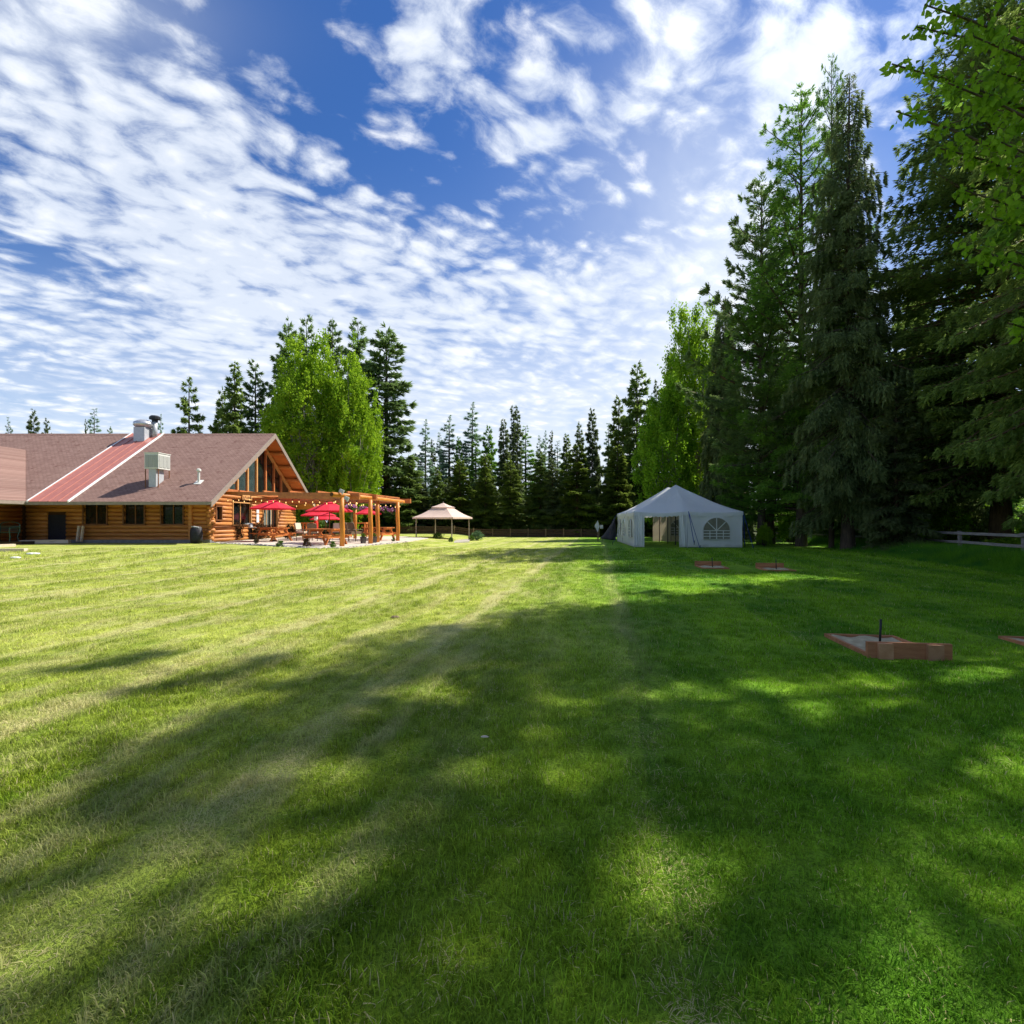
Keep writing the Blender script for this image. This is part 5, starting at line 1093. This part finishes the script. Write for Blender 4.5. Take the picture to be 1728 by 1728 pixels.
for i in range(30):
    x = random.uniform(-22, 18); y = random.uniform(55, 64); plant('shrub', LIB['bushB'], (x, y, -.05), random.uniform(0, 6), random.uniform(.35, .8), 'dark undergrowth bush beyond the far board fence', 'bush', 'undergrowth beyond the board fence', random.choice(['bush', 'spruceblue', 'spruceblue']))
t = thing('cabin', 'distant cabin with teal roof glimpsed above the gazebo', 'cabin', (-7.6, 76, 0))
MB().box((0, 0, 1.5), (8.5, 5, 3.0)).build('wall', M['tentbar'], t)
for x in (-2.2, 2.0):
    rf = MB().prism([(x - 2.0, -3.0, 3.0), (x + 2.0, -3.0, 3.0), (x, -3.0, 4.9)], (0, 6, 0)).build('roof', M['green_roof'], t)
for x in (-2.8, 0, 2.8): w = MB().box((x, -2.53, 1.6), (1.0, .08, 1.0)).build('window', M['frame'], t); MB().box((x, -2.58, 1.6), (.84, .04, .84)).build('pane', M['glass'], w)
MB().box((1.4, -2.53, 1.0), (.9, .06, 2.0)).build('door', M['frame'], t)
t = thing('camper_trailer', 'distant white trailer behind the far board fence', 'trailer', (-.3, 68, 0))
mb = MB(); mb.prism([(-2.2, -1, .5), (2.2, -1, .5), (2.3, -1, 1.6), (2.0, -1, 2.35), (-1.9, -1, 2.35), (-2.3, -1, 1.7)], (0, 2, 0)); mb.build('body', M['whitetrim'], t)
for x in (-1.2, .6): MB().box((x, -1.02, 1.65), (.9, .04, .5)).build('window', M['glass'], t)
MB().box((1.6, -1.02, 1.3), (.55, .03, 1.4)).build('door', M['galvdull'], t); MB().bar((2.2, 0, .55), (3.1, 0, .5), .1, .1).build('hitch', M['black'], t)
for x in (-.4, .4): MB().tube([(x, -1.04, .34), (x, -.8, .34)], .34, 14).build('wheel', M['black'], t)
# fallen logs in the shade beyond the fence
for i, (x, y, L, a) in enumerate(((24.3, 26.5, 5., .4), (25., 33., 4., -.3), (24.2, 41, 5., .2))):
    tag(MB().tube([(-L / 2 * math.cos(a), -L / 2 * math.sin(a), .2), (L / 2 * math.cos(a), L / 2 * math.sin(a), .26)], [.2, .14], 9).build('fallen_log', M['barkwarm'], loc=(x, y, 0)), ['fallen log nearest, beyond the rail fence', 'fallen log halfway along, beyond the rail fence', 'farthest fallen log beyond the rail fence'][i], 'fallen log')
# small things on the lawn
p = gp(667, 1043); tag(MB().lathe([(.02, 0), (.05, .015), (.03, .035)], 7, (0, 0, 0), 1.8, 1).build('dead_leaf', M['wicker'], loc=p), 'brown dead leaf curl on the sunlit lawn', 'leaf')
p = gp(818, 1247); tag(MB().lathe([(.006, .012), (.018, .016), (.01, .024)], 7, (0, 0, 0), 1.8, .8).build('pale_chip', M['timber'], loc=p), 'small pale chip lying on the lawn', 'wood chip')
g = np.random.default_rng(9); V = []; F = []
y_ = g.uniform(13, 30, 60); x_ = 14.4 + (y_ - 14.5) * .27 + g.random(60) * 3
for x, y in zip(x_, y_):
    b = len(V); z = g.uniform(.25, .5); s = .014; V += [(x - s, y, z), (x, y - s, z + .01), (x + s, y, z), (x, y + s, z + .01), (x, y, z + .03)]; F += [(b, b + 1, b + 4), (b + 1, b + 2, b + 4), (b + 2, b + 3, b + 4), (b + 3, b, b + 4)]
tag(obj('wildflowers', npmesh('wildflowers', V, F, mat('dandelion_petals', (.75, .55, .05), (.8, .75, .5), .8))), 'tiny yellow and white wildflowers in the tall grass', 'wildflowers', kind='stuff')
